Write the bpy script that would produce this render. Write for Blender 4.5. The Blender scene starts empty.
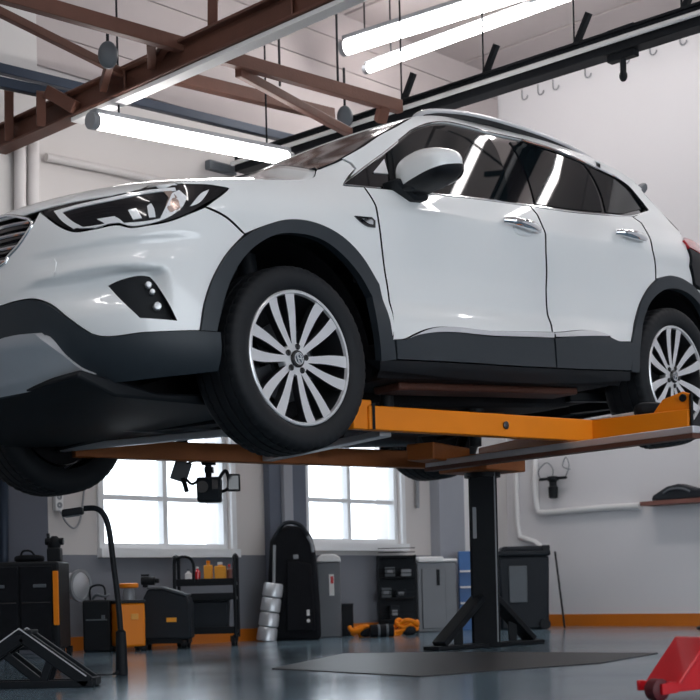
ROLLSIGN = 1
WORLD = 2.4
EXPOSURE = 0.5
EXTRA = [(1.7, 8.35, 4.3), (2.3, 8.95, 4.3), (.6, 4.6, 4.3), (-1.6, 3.6, 4.3), (-3.4, 5.2, 4.3), (1.6, 2.0, 4.3), (-1.0, .8, 4.3), (4.2, 4.6, 4.3)]
EXTRA_LB = ['ceiling tube out of view beside the crane rail, nearer one', 'ceiling tube out of view beside the crane rail, farther one', 'ceiling tube out of view above the car door', 'ceiling tube out of view above the car bonnet', 'ceiling tube out of view at the left of the car', 'ceiling tube out of view over the viewer, right one', 'ceiling tube out of view over the viewer, left one', 'ceiling tube out of view at the right wall']
AREAS = []
TUBE = 17.0
DAYLIGHT_DOOR = (2.5, 13.5, 4.0)
import bpy, bmesh, math, random
from mathutils import Vector, Matrix, Euler
from mathutils.geometry import delaunay_2d_cdt
random.seed(7)
SC = bpy.context.scene
COL = SC.collection
PI = math.pi
# ---------------------------------------------------------------- camera measures
FPX, HORIZON, ROLL, CAM_H = 1405.43, 590.09, -0.02417, 0.33
def ray(px, py):
    c, s = math.cos(ROLL), math.sin(ROLL)
    a, b = px-350, py-HORIZON
    return Vector(((c*a+s*b)/FPX, 1.0, -(-s*a+c*b)/FPX))
def at(px, py, depth):
    return Vector((0, 0, CAM_H))+ray(px, py)*depth
def on_floor(px, py, z=0.0):
    d = ray(px, py)
    return Vector((0, 0, CAM_H))+d*((z-CAM_H)/d.z)
def on_level(px, py, z):
    return on_floor(px, py, z)
# ---------------------------------------------------------------- materials
def mat(name, col, rough=.5, metal=0.0, coat=0.0, var=.12, scale=6.0, bump=0.0, emit=0.0, trans=0.0, spec=.5, ior=1.45, rvar=0.0, ecol=None):
    m = bpy.data.materials.new(name); m.use_nodes = True
    nt = m.node_tree; b = nt.nodes['Principled BSDF']
    b.inputs['Roughness'].default_value = rough
    b.inputs['Metallic'].default_value = metal
    b.inputs['Coat Weight'].default_value = coat
    b.inputs['Coat Roughness'].default_value = .03
    b.inputs['Transmission Weight'].default_value = trans
    b.inputs['Specular IOR Level'].default_value = spec
    b.inputs['IOR'].default_value = ior
    tc = nt.nodes.new('ShaderNodeTexCoord'); nz = nt.nodes.new('ShaderNodeTexNoise')
    nz.inputs['Scale'].default_value = scale; nz.inputs['Detail'].default_value = 4
    nt.links.new(tc.outputs['Object'], nz.inputs['Vector'])
    mx = nt.nodes.new('ShaderNodeMix'); mx.data_type = 'RGBA'
    mx.inputs[6].default_value = (*[max(c*(1-var), 0) for c in col], 1)
    mx.inputs[7].default_value = (*[min(c*(1+var), 1) for c in col], 1)
    nt.links.new(nz.outputs['Fac'], mx.inputs[0]); nt.links.new(mx.outputs[2], b.inputs['Base Color'])
    if rvar:
        mr = nt.nodes.new('ShaderNodeMapRange')
        mr.inputs[3].default_value = max(rough-rvar, .02); mr.inputs[4].default_value = min(rough+rvar, 1)
        nt.links.new(nz.outputs['Fac'], mr.inputs[0]); nt.links.new(mr.outputs[0], b.inputs['Roughness'])
    if bump:
        bp = nt.nodes.new('ShaderNodeBump'); bp.inputs['Strength'].default_value = bump; bp.inputs['Distance'].default_value = .02
        n2 = nt.nodes.new('ShaderNodeTexNoise'); n2.inputs['Scale'].default_value = scale*12
        nt.links.new(tc.outputs['Object'], n2.inputs['Vector'])
        nt.links.new(n2.outputs['Fac'], bp.inputs['Height']); nt.links.new(bp.outputs[0], b.inputs['Normal'])
    if emit:
        b.inputs['Emission Color'].default_value = (*(ecol or (1, 1, 1)), 1); b.inputs['Emission Strength'].default_value = emit
    return m
M = {}
M['paint'] = mat('white_car_paint', (.86, .885, .89), .28, 0, 1.0, .01)
M['cladding'] = mat('dark_grey_plastic', (.022, .030, .038), .46, 0, 0, .1, 30, .05)
M['blackpl'] = mat('black_plastic', (.008, .010, .013), .55, 0, 0, .15, 20, .05, spec=.3)
M['blackgloss'] = mat('black_gloss', (.006, .006, .008), .06, 0, .6, .05)
M['rubber'] = mat('tyre_rubber', (.010, .012, .015), .6, 0, 0, .15, 20, .1, spec=.35)
M['silver'] = mat('machined_alloy', (.80, .81, .83), .28, .6, .3, .04, 30)
M['darkalloy'] = mat('grey_alloy', (.10, .105, .115), .35, .9, 0, .1)
M['chrome'] = mat('chrome', (.86, .88, .9), .08, 1, 0, .03)
M['skid'] = mat('satin_silver_plastic', (.60, .62, .65), .34, .45, .2, .06)
M['glass_dark'] = mat('tinted_glass', (.004, .007, .009), .03, 0, 0, .05, ior=1.25, spec=.5)
M['screen_glass'] = mat('windscreen_glass', (.010, .011, .013), .12, 0, 0, .05, ior=1.14)
M['under'] = mat('underbody_black', (.008, .008, .010), .65, 0, 0, .3, 8, .2, spec=.25)
M['rust'] = mat('rusty_underbody_steel', (.10, .035, .022), .6, .2, 0, .4, 9, .2)  # red-brown of the floor's reflection, held in the colour
M['interior'] = mat('grey_interior', (.035, .05, .052), .7, 0, 0, .1)
M['teal'] = mat('teal_grey_trim', (.10, .17, .18), .6, 0, 0, .1)
M['lens'] = mat('clear_lamp_lens', (.92, .94, .96), .12, .15, .5, .03)
M['amber'] = mat('warm_reflector', (.62, .48, .42), .15, .7, .3, .2, 12)
M['red_lens'] = mat('red_tail_lens', (.45, .01, .02), .08, 0, 1.0, .15, 20)
M['orange'] = mat('orange_enamel', (.88, .245, .006), .45, 0, .0, .06, 7, .02, rvar=.08, spec=.3)
M['rustorange'] = mat('worn_orange_steel', (.36, .105, .022), .5, .1, 0, .3, 7, .1)  # orange-brown steel, brightness of the lit beams put into its colour
M['brown'] = mat('brown_oxide_steel', (.115, .046, .030), .55, .1, 0, .3, 7, .1)
M['steel'] = mat('galvanised_steel', (.62, .64, .67), .36, .6, 0, .12, 9, rvar=.08)
M['black_steel'] = mat('black_painted_steel', (.009, .011, .014), .5, 0, 0, .2, 8, .05, spec=.2)
M['jackred'] = mat('red_enamel', (.62, .008, .016), .3, 0, .5, .1, 8)
M['darkred'] = mat('dark_red_wheel', (.10, .006, .012), .5, 0, 0, .2, 8)
M['bluesteel'] = mat('dark_blue_steel', (.020, .032, .055), .4, .3, 0, .2)
M['white'] = mat('white_enamel', (.80, .80, .80), .45, 0, 0, .05)
M['greymetal'] = mat('light_grey_metal', (.27, .285, .305), .4, .2, 0, .1)
M['steelgrey'] = mat('grey_cabinet_paint', (.15, .16, .175), .42, .1, 0, .1)
M['midgrey'] = mat('mid_grey_plastic', (.10, .115, .13), .5, 0, 0, .12)
M['slate'] = mat('slate_plastic', (.017, .021, .027), .55, 0, 0, .12, spec=.25)
M['blue'] = mat('blue_enamel', (.02, .12, .36), .4, 0, .1, .1)
M['yellow'] = mat('yellow_plastic', (.85, .36, .03), .4, 0, 0, .1)
M['fabric'] = mat('black_nylon', (.009, .010, .013), .75, 0, 0, .3, 25, .3, spec=.2)
M['wood'] = mat('reddish_shelf_wood', (.22, .09, .07), .6, 0, 0, .3, 9)
M['paper'] = mat('white_paper', (.85, .84, .83), .7, 0, 0, .05)
M['redink'] = mat('red_print', (.6, .06, .06), .6)
M['tube'] = mat('lit_fluorescent_tube', (.95, .97, 1), .4, emit=TUBE, ecol=(1.0, .955, .935))
M['walltop'] = mat('wall_paint', (.60, .575, .57), .7, 0, 0, .05, 1.2, .03)
M['rightwall'] = mat('right_wall_paint', (.75, .745, .765), .65, 0, 0, .04, .8, .03)
M['trimorange'] = mat('orange_skirting', (.62, .17, .012), .45, 0, .1, .12, 5)
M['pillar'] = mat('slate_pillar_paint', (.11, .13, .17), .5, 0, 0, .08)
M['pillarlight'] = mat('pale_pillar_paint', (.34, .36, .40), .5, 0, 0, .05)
M['lamphead'] = M['black_steel']
# ---------------------------------------------------------------- objects
def link(name, me, m, parent):
    o = bpy.data.objects.new(name, me)
    COL.objects.link(o)
    if m is not None:
        for k in (m if isinstance(m, (list, tuple)) else [m]):
            me.materials.append(k)
    if parent is not None:
        o.parent = parent
    return o
def obj(name, bm, m, parent=None, bevel=0.0, smooth=35, seg=2):
    bmesh.ops.recalc_face_normals(bm, faces=bm.faces[:])
    me = bpy.data.meshes.new(name)
    bm.to_mesh(me); bm.free()
    if smooth:
        for p in me.polygons: p.use_smooth = True
        me.set_sharp_from_angle(angle=math.radians(smooth))
    o = link(name, me, m, parent)
    if bevel:
        md = o.modifiers.new('bevel', 'BEVEL'); md.width = bevel; md.segments = seg; md.limit_method = 'ANGLE'; md.angle_limit = math.radians(38)
        md.harden_normals = False
    return o
def tag(o, label, cat, group=None):
    o['label'] = label; o['category'] = cat
    if group: o['group'] = group
    return o
def thing(name, label, cat, loc, yaw=0.0, group=None):
    o = bpy.data.objects.new(name, None); COL.objects.link(o)
    o.empty_display_size = .1
    o.location = loc; o.rotation_euler = (0, 0, yaw)
    return tag(o, label, cat, group)
def struct(name, bm, m, parent=None, **k):
    o = obj(name, bm, m, parent, **k); o['kind'] = 'structure'
    return o
def new(): return bmesh.new()
def add(bm, verts, faces, mi=0):
    vs = [bm.verts.new(v) for v in verts]
    for f in faces:
        try:
            fc = bm.faces.new([vs[i] for i in f]); fc.material_index = mi
        except ValueError: pass
    return vs
def box(bm, c, s, rot=None, mi=0, taper=1.0):
    x, y, z = s[0]/2, s[1]/2, s[2]/2
    v = [Vector(p) for p in ((-x, -y, -z), (x, -y, -z), (x, y, -z), (-x, y, -z), (-x*taper, -y*taper, z), (x*taper, -y*taper, z), (x*taper, y*taper, z), (-x*taper, y*taper, z))]
    if rot is not None:
        R = rot if isinstance(rot, Matrix) else Euler(rot).to_matrix()
        v = [R @ p for p in v]
    c = Vector(c)
    add(bm, [p+c for p in v], [(0, 3, 2, 1), (4, 5, 6, 7), (0, 1, 5, 4), (1, 2, 6, 5), (2, 3, 7, 6), (3, 0, 4, 7)], mi)
    return bm
def frame_of(d):
    d = Vector(d).normalized()
    u = Vector((0, 0, 1)) if abs(d.z) < .9 else Vector((1, 0, 0))
    a = d.cross(u).normalized()
    return d, a, a.cross(d).normalized()
def bar(bm, p, q, w, h, mi=0):
    """square bar from p to q, w sideways, h in the up direction"""
    p, q = Vector(p), Vector(q)
    d, a, b = frame_of(q-p)
    vs = []
    for o in (p, q):
        for sx, sz in ((-1, -1), (1, -1), (1, 1), (-1, 1)):
            vs.append(o+a*(sx*w/2)+b*(sz*h/2))
    add(bm, vs, [(0, 1, 2, 3), (7, 6, 5, 4), (0, 4, 5, 1), (1, 5, 6, 2), (2, 6, 7, 3), (3, 7, 4, 0)], mi)
    return bm
def cyl(bm, p, q, r, r2=None, n=20, mi=0, cap=True):
    p, q = Vector(p), Vector(q); r2 = r if r2 is None else r2
    d, a, b = frame_of(q-p)
    vs = []
    for o, rr in ((p, r), (q, r2)):
        for i in range(n):
            t = 2*PI*i/n
            vs.append(o+a*(math.cos(t)*rr)+b*(math.sin(t)*rr))
    fs = [(i, (i+1) % n, n+(i+1) % n, n+i) for i in range(n)]
    if cap: fs += [tuple(range(n))[::-1], tuple(range(n, 2*n))]
    add(bm, vs, fs, mi)
    return bm
def catmull(pts, step=8, closed=False):
    P = [Vector(p) for p in pts]; out = []
    n = len(P)
    for i in range(n if closed else n-1):
        if closed: a, b, c, d = P[i-1], P[i], P[(i+1) % n], P[(i+2) % n]
        else: a, b, c, d = P[max(i-1, 0)], P[i], P[i+1], P[min(i+2, n-1)]
        for k in range(step):
            t = k/step
            out.append(.5*((2*b)+(c-a)*t+(2*a-5*b+4*c-d)*t*t+(3*b-a-3*c+d)*t**3))
    if not closed: out.append(P[-1])
    return out
def tube(bm, pts, r, n=10, mi=0, smooth=6):
    P = catmull(pts, smooth) if smooth > 1 and len(pts) > 2 else [Vector(p) for p in pts]
    rings = []
    pa = None
    for i, p in enumerate(P):
        d = (P[min(i+1, len(P)-1)]-P[max(i-1, 0)])
        if d.length < 1e-9: d = Vector((0, 0, 1))
        d.normalize()
        if pa is None: _, a, _b = frame_of(d); b = d.cross(a)
        else:
            a = (pa-d*pa.dot(d)).normalized(); b = d.cross(a)
        pa = a
        rr = r(i/(len(P)-1)) if callable(r) else r
        rings.append([bm.verts.new(p+a*(math.cos(2*PI*k/n)*rr)+b*(math.sin(2*PI*k/n)*rr)) for k in range(n)])
    for A, B in zip(rings, rings[1:]):
        for k in range(n):
            f = bm.faces.new((A[k], A[(k+1) % n], B[(k+1) % n], B[k])); f.material_index = mi
    for R in (rings[0][::-1], rings[-1]):
        f = bm.faces.new(R); f.material_index = mi
    return bm
def lathe(bm, prof, o=(0, 0, 0), axis=(0, 0, 1), n=32, mi=0):
    """prof: list of (distance along axis, radius)"""
    d, a, b = frame_of(axis); o = Vector(o)
    rings = []
    for h, r in prof:
        rings.append([bm.verts.new(o+d*h+a*(math.cos(2*PI*k/n)*r)+b*(math.sin(2*PI*k/n)*r)) for k in range(n)])
    for A, B in zip(rings, rings[1:]):
        for k in range(n):
            f = bm.faces.new((A[k], A[(k+1) % n], B[(k+1) % n], B[k])); f.material_index = mi
    for R in (rings[0], rings[-1]):
        try: bm.faces.new(R).material_index = mi
        except ValueError: pass
    return bm
def prism(bm, poly, o, ux, uy, depth, mi=0):
    """polygon (in the plane o, ux, uy) pushed out by the vector depth"""
    o, ux, uy, depth = Vector(o), Vector(ux), Vector(uy), Vector(depth)
    n = len(poly)
    vs = [o+ux*p[0]+uy*p[1] for p in poly]+[o+ux*p[0]+uy*p[1]+depth for p in poly]
    add(bm, vs, [tuple(range(n))[::-1], tuple(range(n, 2*n))]+[(i, (i+1) % n, n+(i+1) % n, n+i) for i in range(n)], mi)
    return bm
def blob(bm, c, s, n=2.0, rot=None, seg=24, rings=14, mi=0):
    """superellipsoid: n = 2 is an ellipsoid, larger is boxier"""
    def sp(v, e): return math.copysign(abs(v)**e, v)
    R = (rot if isinstance(rot, Matrix) else Euler(rot).to_matrix()) if rot is not None else Matrix.Identity(3)
    c = Vector(c); e = 2/n; rows = []
    for i in range(1, rings):
        ph = -PI/2+PI*i/rings
        rows.append([bm.verts.new(c+R @ Vector((s[0]*sp(math.cos(ph), e)*sp(math.cos(2*PI*k/seg), e), s[1]*sp(math.cos(ph), e)*sp(math.sin(2*PI*k/seg), e), s[2]*sp(math.sin(ph), e)))) for k in range(seg)])
    for A, B in zip(rows, rows[1:]):
        for k in range(seg):
            bm.faces.new((A[k], A[(k+1) % seg], B[(k+1) % seg], B[k])).material_index = mi
    bm.faces.new(rows[0][::-1]).material_index = mi; bm.faces.new(rows[-1]).material_index = mi
    return bm
# ---------------------------------------------------------------- car body surface
# car frame: x forward (front axle = 0), y left, z up from the tyre bottoms
import math, bisect
NOSE, X0, HALF, XR, TAIL = 0.95, 0.25, 0.93, -2.55, -3.62
def _contour():
    pts = []
    n = 2.5
    for i in range(241):                       # nose centre round to the left flank
        a = math.pi/2*i/240
        cx, sy = math.cos(a), math.sin(a)
        pts.append((X0+(NOSE-X0)*cx**(2/n), HALF*sy**(2/n)))
    for i in range(1, 141):
        pts.append((X0+(XR-X0)*i/140, HALF))
    n = 3.2
    for i in range(1, 241):                    # flank round to the tail centre
        a = math.pi/2*i/240
        cx, sy = math.cos(a), math.sin(a)
        pts.append((XR+(TAIL-XR)*sy**(2/n), HALF*max(cx, 0)**(2/n)))
    s = [0.0]
    for p, q in zip(pts, pts[1:]):
        s.append(s[-1]+math.hypot(q[0]-p[0], q[1]-p[1]))
    off = s[240]
    s = [v-off for v in s]
    nrm = []
    for i in range(len(pts)):
        a, b = pts[max(i-3, 0)], pts[min(i+3, len(pts)-1)]
        dx, dy = b[0]-a[0], b[1]-a[1]
        l = math.hypot(dx, dy)
        nrm.append((dy/l, -dx/l))
    nrm[0] = (1, 0); nrm[-1] = (-1, 0)
    return s, pts, nrm
CS, CP, CN = _contour()
CN = [(nx, ny) if nx*0+1 else 0 for nx, ny in CN]
S_FRONT, S_REAR = CS[0], CS[-1]
def interp(tab, z):
    if z <= tab[0][0]: 
        (a, b), (c, d) = tab[0], tab[1]
        return b+(z-a)*(d-b)/(c-a)
    if z >= tab[-1][0]:
        (a, b), (c, d) = tab[-2], tab[-1]
        return d+(z-c)*(d-b)/(c-a)
    for i in range(len(tab)-1):
        if z <= tab[i+1][0]:
            x0, y0 = tab[i]; x1, y1 = tab[i+1]
            h = x1-x0
            m = (y1-y0)/h
            def slope(k):
                if k <= 0 or k >= len(tab)-1:
                    k0 = min(max(k, 0), len(tab)-2) if k <= 0 else len(tab)-2
                    return (tab[k0+1][1]-tab[k0][1])/(tab[k0+1][0]-tab[k0][0])
                a = (tab[k][1]-tab[k-1][1])/(tab[k][0]-tab[k-1][0])
                b = (tab[k+1][1]-tab[k][1])/(tab[k+1][0]-tab[k][0])
                return 0 if a*b <= 0 else 2*a*b/(a+b)
            t = (z-x0)/h
            m0, m1 = slope(i), slope(i+1)
            return ((2*t**3-3*t*t+1)*y0+(t**3-2*t*t+t)*h*m0+(-2*t**3+3*t*t)*y1+(t**3-t*t)*h*m1)
def smooth(a, b, x):
    t = min(max((x-a)/(b-a), 0), 1)
    return t*t*(3-2*t)
E_FRONT = [(.22, .20), (.30, .10), (.36, .045), (.43, .015), (.52, 0), (.66, 0), (.75, .012), (.85, .035), (.93, .07), (.98, .105), (1.05, .2)]
E_FEND = [(.25, .10), (.33, .03), (.40, .008), (.50, 0), (.88, .0), (.95, .012), (1.0, .033), (1.08, .088), (1.15, .155), (1.25, .24), (1.35, .32)]
E_DOOR = [(.25, .07), (.30, .03), (.36, .0), (.44, .0), (.51, .002), (.555, .012), (.62, .034), (.72, .034), (.85, .016), (.95, .003), (.985, .0), (1.02, .010), (1.10, .036), (1.18, .066), (1.25, .095)]
E_QUAR = [(.25, .08), (.33, .02), (.40, 0), (.60, .004), (.90, .006), (.98, .0), (1.04, .012), (1.12, .055), (1.2, .105), (1.3, .150), (1.4, .195), (1.5, .24)]
E_REAR = [(.25, .16), (.33, .05), (.45, 0), (.80, .0), (.84, .05), (1.0, .08), (1.1, .12), (1.2, .2), (1.4, .45), (1.55, .62)]
def body_inset(x, nx, ny, z):
    wf = nx*nx if nx > 0 else 0
    wr = nx*nx if nx < 0 else 0
    k = smooth(-.15, -.75, x); q = smooth(-2.05, -2.6, x)
    es = (1-k)*interp(E_FEND, z)+k*((1-q)*interp(E_DOOR, z)+q*interp(E_QUAR, z))
    return wf*interp(E_FRONT, z)+wr*interp(E_REAR, z)+ny*ny*es
def body(s, z, off=0.0):
    """point of the body side / front / rear skin: s runs round the plan contour (s = .25 - x on the flank)"""
    s = min(max(s, CS[0]), CS[-1])
    i = min(max(bisect.bisect_right(CS, s)-1, 0), len(CS)-2)
    t = (s-CS[i])/(CS[i+1]-CS[i])
    x = CP[i][0]+t*(CP[i+1][0]-CP[i][0]); y = CP[i][1]+t*(CP[i+1][1]-CP[i][1])
    nx = CN[i][0]+t*(CN[i+1][0]-CN[i][0]); ny = CN[i][1]+t*(CN[i+1][1]-CN[i][1])
    e = body_inset(x, nx, ny, z)-off
    return (x-nx*e, max(y-ny*e, 0), z)
def cabin_y(x, z):
    y = .878-.43*(z-1.09)
    y -= .06*max((x+.9)/.6, 0)**2 if x > -.9 else 0
    y -= .05*(x+2)**2 if x < -2 else 0
    y -= .5*max(z-1.48, 0)**2*10
    return y
def cabin(x, z, off=0.0):
    """point of the glasshouse side surface"""
    return (x, cabin_y(x, z)+off*.92, z+off*.40)
S = {
 'front_door': [(0.7404,1.0797),(0.7544,1.0117),(0.7556,0.9558),(0.7691,0.8359),(0.7858,0.7373),(0.7973,0.6149),(0.7694,0.4447),(0.8429,0.4519),(0.8951,0.4708),(0.9549,0.4905),(1.4399,0.5122),(1.8757,0.5284),(1.8919,0.5916),(1.8899,0.6396),(1.8987,0.7792),(1.8872,0.9137),(1.8835,1.0169),(1.8768,1.0816),(1.8444,1.1224),(1.4746,1.1101),(1.0084,1.0855)],
 'rear_door': [(1.8526,1.1234),(1.8834,1.0823),(1.8901,1.0176),(1.8934,0.9142),(1.9049,0.7797),(1.8962,0.64),(1.9,0.5921),(1.8821,0.5288),(2.2742,0.5457),(2.3354,0.5333),(2.3956,0.5127),(2.5254,0.5113),(2.582,0.5913),(2.6486,0.7055),(2.7404,0.7984),(2.8111,0.842),(2.8174,0.914),(2.7948,0.9929),(2.8133,1.066),(2.8341,1.1522),(2.7875,1.1857),(2.4776,1.1518),(2.2203,1.1332)],
 'fender': [(-0.1585,0.8903),(-0.0698,0.8593),(0.0098,0.8045),(0.1147,0.8447),(0.2481,0.8811),(0.381,0.8794),(0.5156,0.842),(0.6399,0.7634),(0.7238,0.6703),(0.7467,0.5467),(0.7566,0.436),(0.7634,0.4444),(0.792,0.6145),(0.7805,0.7368),(0.764,0.8354),(0.7509,0.9553),(0.7497,1.0112),(0.7361,1.0793),(0.6284,1.0757),(0.6744,1.1123),(0.7463,1.1648),(0.7395,1.1935),(0.7138,1.2116),(0.635,1.1802),(0.5576,1.1499),(0.5108,1.1103),(0.4419,1.0802),(0.1682,1.043),(0.0004,1.0179),(-0.1397,0.9961),(-0.2637,0.9742),(-0.2287,0.9724),(-0.1263,0.9765),(-0.0294,0.9741),(-0.078,0.9415),(-0.1237,0.9138)],
 'bumper': [(-1.0075,0.7524),(-0.9656,0.7814),(-0.9206,0.8081),(-0.8835,0.8422),(-0.8545,0.8804),(-0.828,0.9321),(-0.7697,0.889),(-0.7218,0.8535),(-0.6643,0.8254),(-0.5845,0.8232),(-0.4874,0.827),(-0.4572,0.8164),(-0.3909,0.8195),(-0.302,0.8344),(-0.2349,0.859),(-0.163,0.8881),(-0.0747,0.857),(0.007,0.8024),(-0.0915,0.7185),(-0.1641,0.6233),(-0.2073,0.5316),(-0.2314,0.439),(-0.433,0.4395),(-0.6149,0.4468),(-0.6277,0.4521),(-0.6491,0.4679),(-0.7083,0.5179),(-0.7999,0.59),(-0.8449,0.6089),(-0.9251,0.6147),(-1.0146,0.6113)],
 'fog': [(-0.5596,0.6239),(-0.5299,0.6347),(-0.492,0.6437),(-0.4128,0.649),(-0.3945,0.6445),(-0.3849,0.6335),(-0.3542,0.5697),(-0.3157,0.476),(-0.4483,0.4914),(-0.4896,0.5382)],
 'hl': [(-0.8287,0.9342),(-0.7702,0.8926),(-0.7219,0.8577),(-0.6642,0.8288),(-0.5843,0.8269),(-0.4869,0.8317),(-0.4568,0.8207),(-0.3904,0.8238),(-0.3017,0.8377),(-0.2345,0.8626),(-0.1535,0.9037),(-0.0775,0.9431),(-0.0327,0.9724),(-0.125,0.9753),(-0.2289,0.9716),(-0.3387,0.9646),(-0.5172,0.9419),(-0.6927,0.9398)],
 'hl_drl': [(-0.7566,0.9198),(-0.6841,0.9243),(-0.5175,0.934),(-0.3409,0.9526),(-0.2679,0.9579),(-0.2666,0.9462),(-0.3391,0.9416),(-0.5141,0.9217),(-0.6739,0.9126),(-0.7178,0.9086),(-0.6711,0.8658),(-0.6228,0.834),(-0.667,0.837),(-0.7141,0.873)],
 'hl_low': [(-0.6629,0.8382),(-0.5838,0.836),(-0.5342,0.841),(-0.5068,0.8582),(-0.4959,0.8553),(-0.4723,0.8329),(-0.3893,0.8346),(-0.3415,0.8421),(-0.2839,0.9363),(-0.2546,0.9484),(-0.2291,0.9221),(-0.2508,0.8875),(-0.2961,0.8543),(-0.3904,0.8238),(-0.4588,0.8227),(-0.4902,0.8364),(-0.5842,0.828)],
 'hl_len1': [(-0.571,0.8585),(-0.5028,0.8615),(-0.4938,0.8367),(-0.5383,0.8359)],
 'hl_len2': [(-0.3833,0.889),(-0.3675,0.8995),(-0.3589,0.8806),(-0.3572,0.8479),(-0.3807,0.8469)],
 'hl_len3': [(-0.4534,0.879),(-0.4237,0.8841),(-0.406,0.8464),(-0.4387,0.843)],
 'hl_tail': [(-0.2235,0.8884),(-0.1584,0.9456),(-0.1289,0.9579),(-0.1485,0.9348),(-0.1943,0.8973)],
 'low': [(-1.0149,0.6096),(-0.9253,0.6129),(-0.8451,0.6071),(-0.8001,0.5883),(-0.7085,0.5162),(-0.6494,0.4662),(-0.628,0.4504),(-0.6152,0.4451),(-0.4332,0.4378),(-0.2335,0.4373),(-0.1723,0.4335),(-0.1796,0.3717),(-0.1705,0.3142),(-0.2029,0.3063)],
 'skid': [(-1.0491,0.4557),(-1.0131,0.475),(-0.921,0.4842),(-0.824,0.4763),(-0.7896,0.4395),(-0.7399,0.384),(-0.6888,0.3337),(-0.6472,0.3127),(-0.8397,0.3007)],
 'squeeze': [(-0.584,0.7392),(-0.5123,0.7495),(-0.5098,0.6951),(-0.5219,0.6801),(-0.5762,0.6769)],
 'washer': [(-0.8312,0.7411),(-0.7777,0.7445),(-0.752,0.7402),(-0.7439,0.726),(-0.7461,0.6753),(-0.7595,0.6649),(-0.8286,0.6673),(-0.8366,0.6796)],
 'archF': [(-0.2315,0.4383),(-0.2073,0.5316),(-0.1641,0.6233),(-0.0915,0.7185),(0.0088,0.797),(0.1147,0.8447),(0.2481,0.8811),(0.381,0.8794),(0.5156,0.842),(0.6399,0.7634),(0.7238,0.6703),(0.7467,0.5467),(0.7566,0.436),(0.7662,0.3633),(0.684,0.3534),(0.6788,0.4208),(0.6703,0.5214),(0.6704,0.617),(0.6061,0.696),(0.5232,0.7599),(0.3947,0.8185),(0.2676,0.8295),(0.1724,0.818),(0.0599,0.7702),(-0.0302,0.7012),(-0.0888,0.6273),(-0.1356,0.5337),(-0.1701,0.4353)],
 'archRv': [(2.4888,0.3607),(2.5254,0.5113),(2.582,0.5913),(2.6486,0.7055),(2.7404,0.7984),(2.8454,0.8512),(2.9846,0.8716),(3.0934,0.8585),(3.2395,0.8074)],
 'archRi': [(3.1696,0.7721),(3.0234,0.8057),(2.8906,0.7988),(2.784,0.7583),(2.7155,0.7087),(2.673,0.6509),(2.6306,0.5776),(2.582,0.4734),(2.5593,0.358)],
 'clad_f': [(0.6861,0.4412),(0.7634,0.4444),(0.7691,0.3634),(0.6833,0.3612)],
 'clad_fd': [(0.7728,0.4428),(0.8426,0.449),(0.8943,0.4658),(0.959,0.478),(1.4347,0.4869),(1.8589,0.4991),(1.8551,0.3593),(1.602,0.3596),(1.1252,0.3637),(0.7726,0.3635)],
 'clad_rd': [(1.8716,0.4997),(2.2643,0.5274),(2.3307,0.5239),(2.3948,0.5097),(2.52,0.5071),(2.4853,0.3655),(2.148,0.3607),(1.8629,0.3596)],
 'chrome_fd': [(0.8428,0.4511),(0.8948,0.4687),(0.9546,0.4888),(1.4395,0.5104),(1.8662,0.5246),(1.8592,0.5001),(1.4352,0.4892),(0.9719,0.4795),(0.9007,0.4669)],
 'chrome_rd': [(1.8773,0.5251),(2.2728,0.5431),(2.3337,0.5301),(2.2643,0.5274),(1.8726,0.5045)],
 'sill': [(0.6835,0.3573),(0.769,0.3594),(1.1247,0.3603),(1.6017,0.3565),(2.1476,0.3568),(2.4852,0.3616),(2.5055,0.3191),(2.1791,0.3033),(1.6371,0.2925),(1.0736,0.3046),(0.6957,0.3196)],
 'handle_f': [(1.5768,1.0119),(1.823,0.9848)],
 'handle_r': [(2.4866,1.0486),(2.731,1.0298)],
 'fbadge': [(0.6138,0.9369),(0.7125,0.9411),(0.7307,0.9286),(0.7265,0.8997),(0.6874,0.8996),(0.643,0.9153)],
 'quarter': [(2.8194,0.8477),(2.8249,0.9146),(2.8025,0.9936),(2.8217,1.0669),(2.8429,1.1533),(2.7965,1.185),(3.0113,1.2527),(2.978,1.3121),(2.9357,1.3758),(2.8422,1.4226),(2.7087,1.4496),(2.7462,1.4911),(2.8988,1.4674),(3.0208,1.413),(3.094,1.3214),(3.1842,1.2383),(3.2503,1.1495),(3.1997,1.0869)],
 'quarter2': [(3.1753,0.9654),(3.2205,0.8325),(3.1605,0.8378),(3.094,0.8612),(2.9851,0.8743),(2.8556,0.8555)],
 'rlamp': [(3.2139,1.0919),(3.3846,1.1328),(3.4367,1.1213),(3.4593,1.1003)],
 'rlamp_low': [(3.2316,1.055),(3.1977,1.0684),(3.2009,1.0226),(3.2256,0.9707),(3.2443,0.824)],
 'hood': [(0.5572,1.1524),(0.5137,1.1133),(0.4443,1.0831),(0.1702,1.0457),(0.002,1.0203),(-0.1387,0.9984),(-0.2631,0.9763),(-0.3383,0.9662)],
 'hoodfront': [(-0.5171,0.9439),(-0.6931,0.9419),(-0.8297,0.9372),(-0.8967,0.9344),(-1.0731,0.9639)],
 'grille': [(-1.0077,0.7562),(-0.9659,0.7852),(-0.9209,0.8119),(-0.8839,0.8461),(-0.8554,0.8844),(-0.8681,0.9046),(-0.8905,0.9176),(-0.9766,0.9458),(-1.0696,0.9598)],
}
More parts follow.
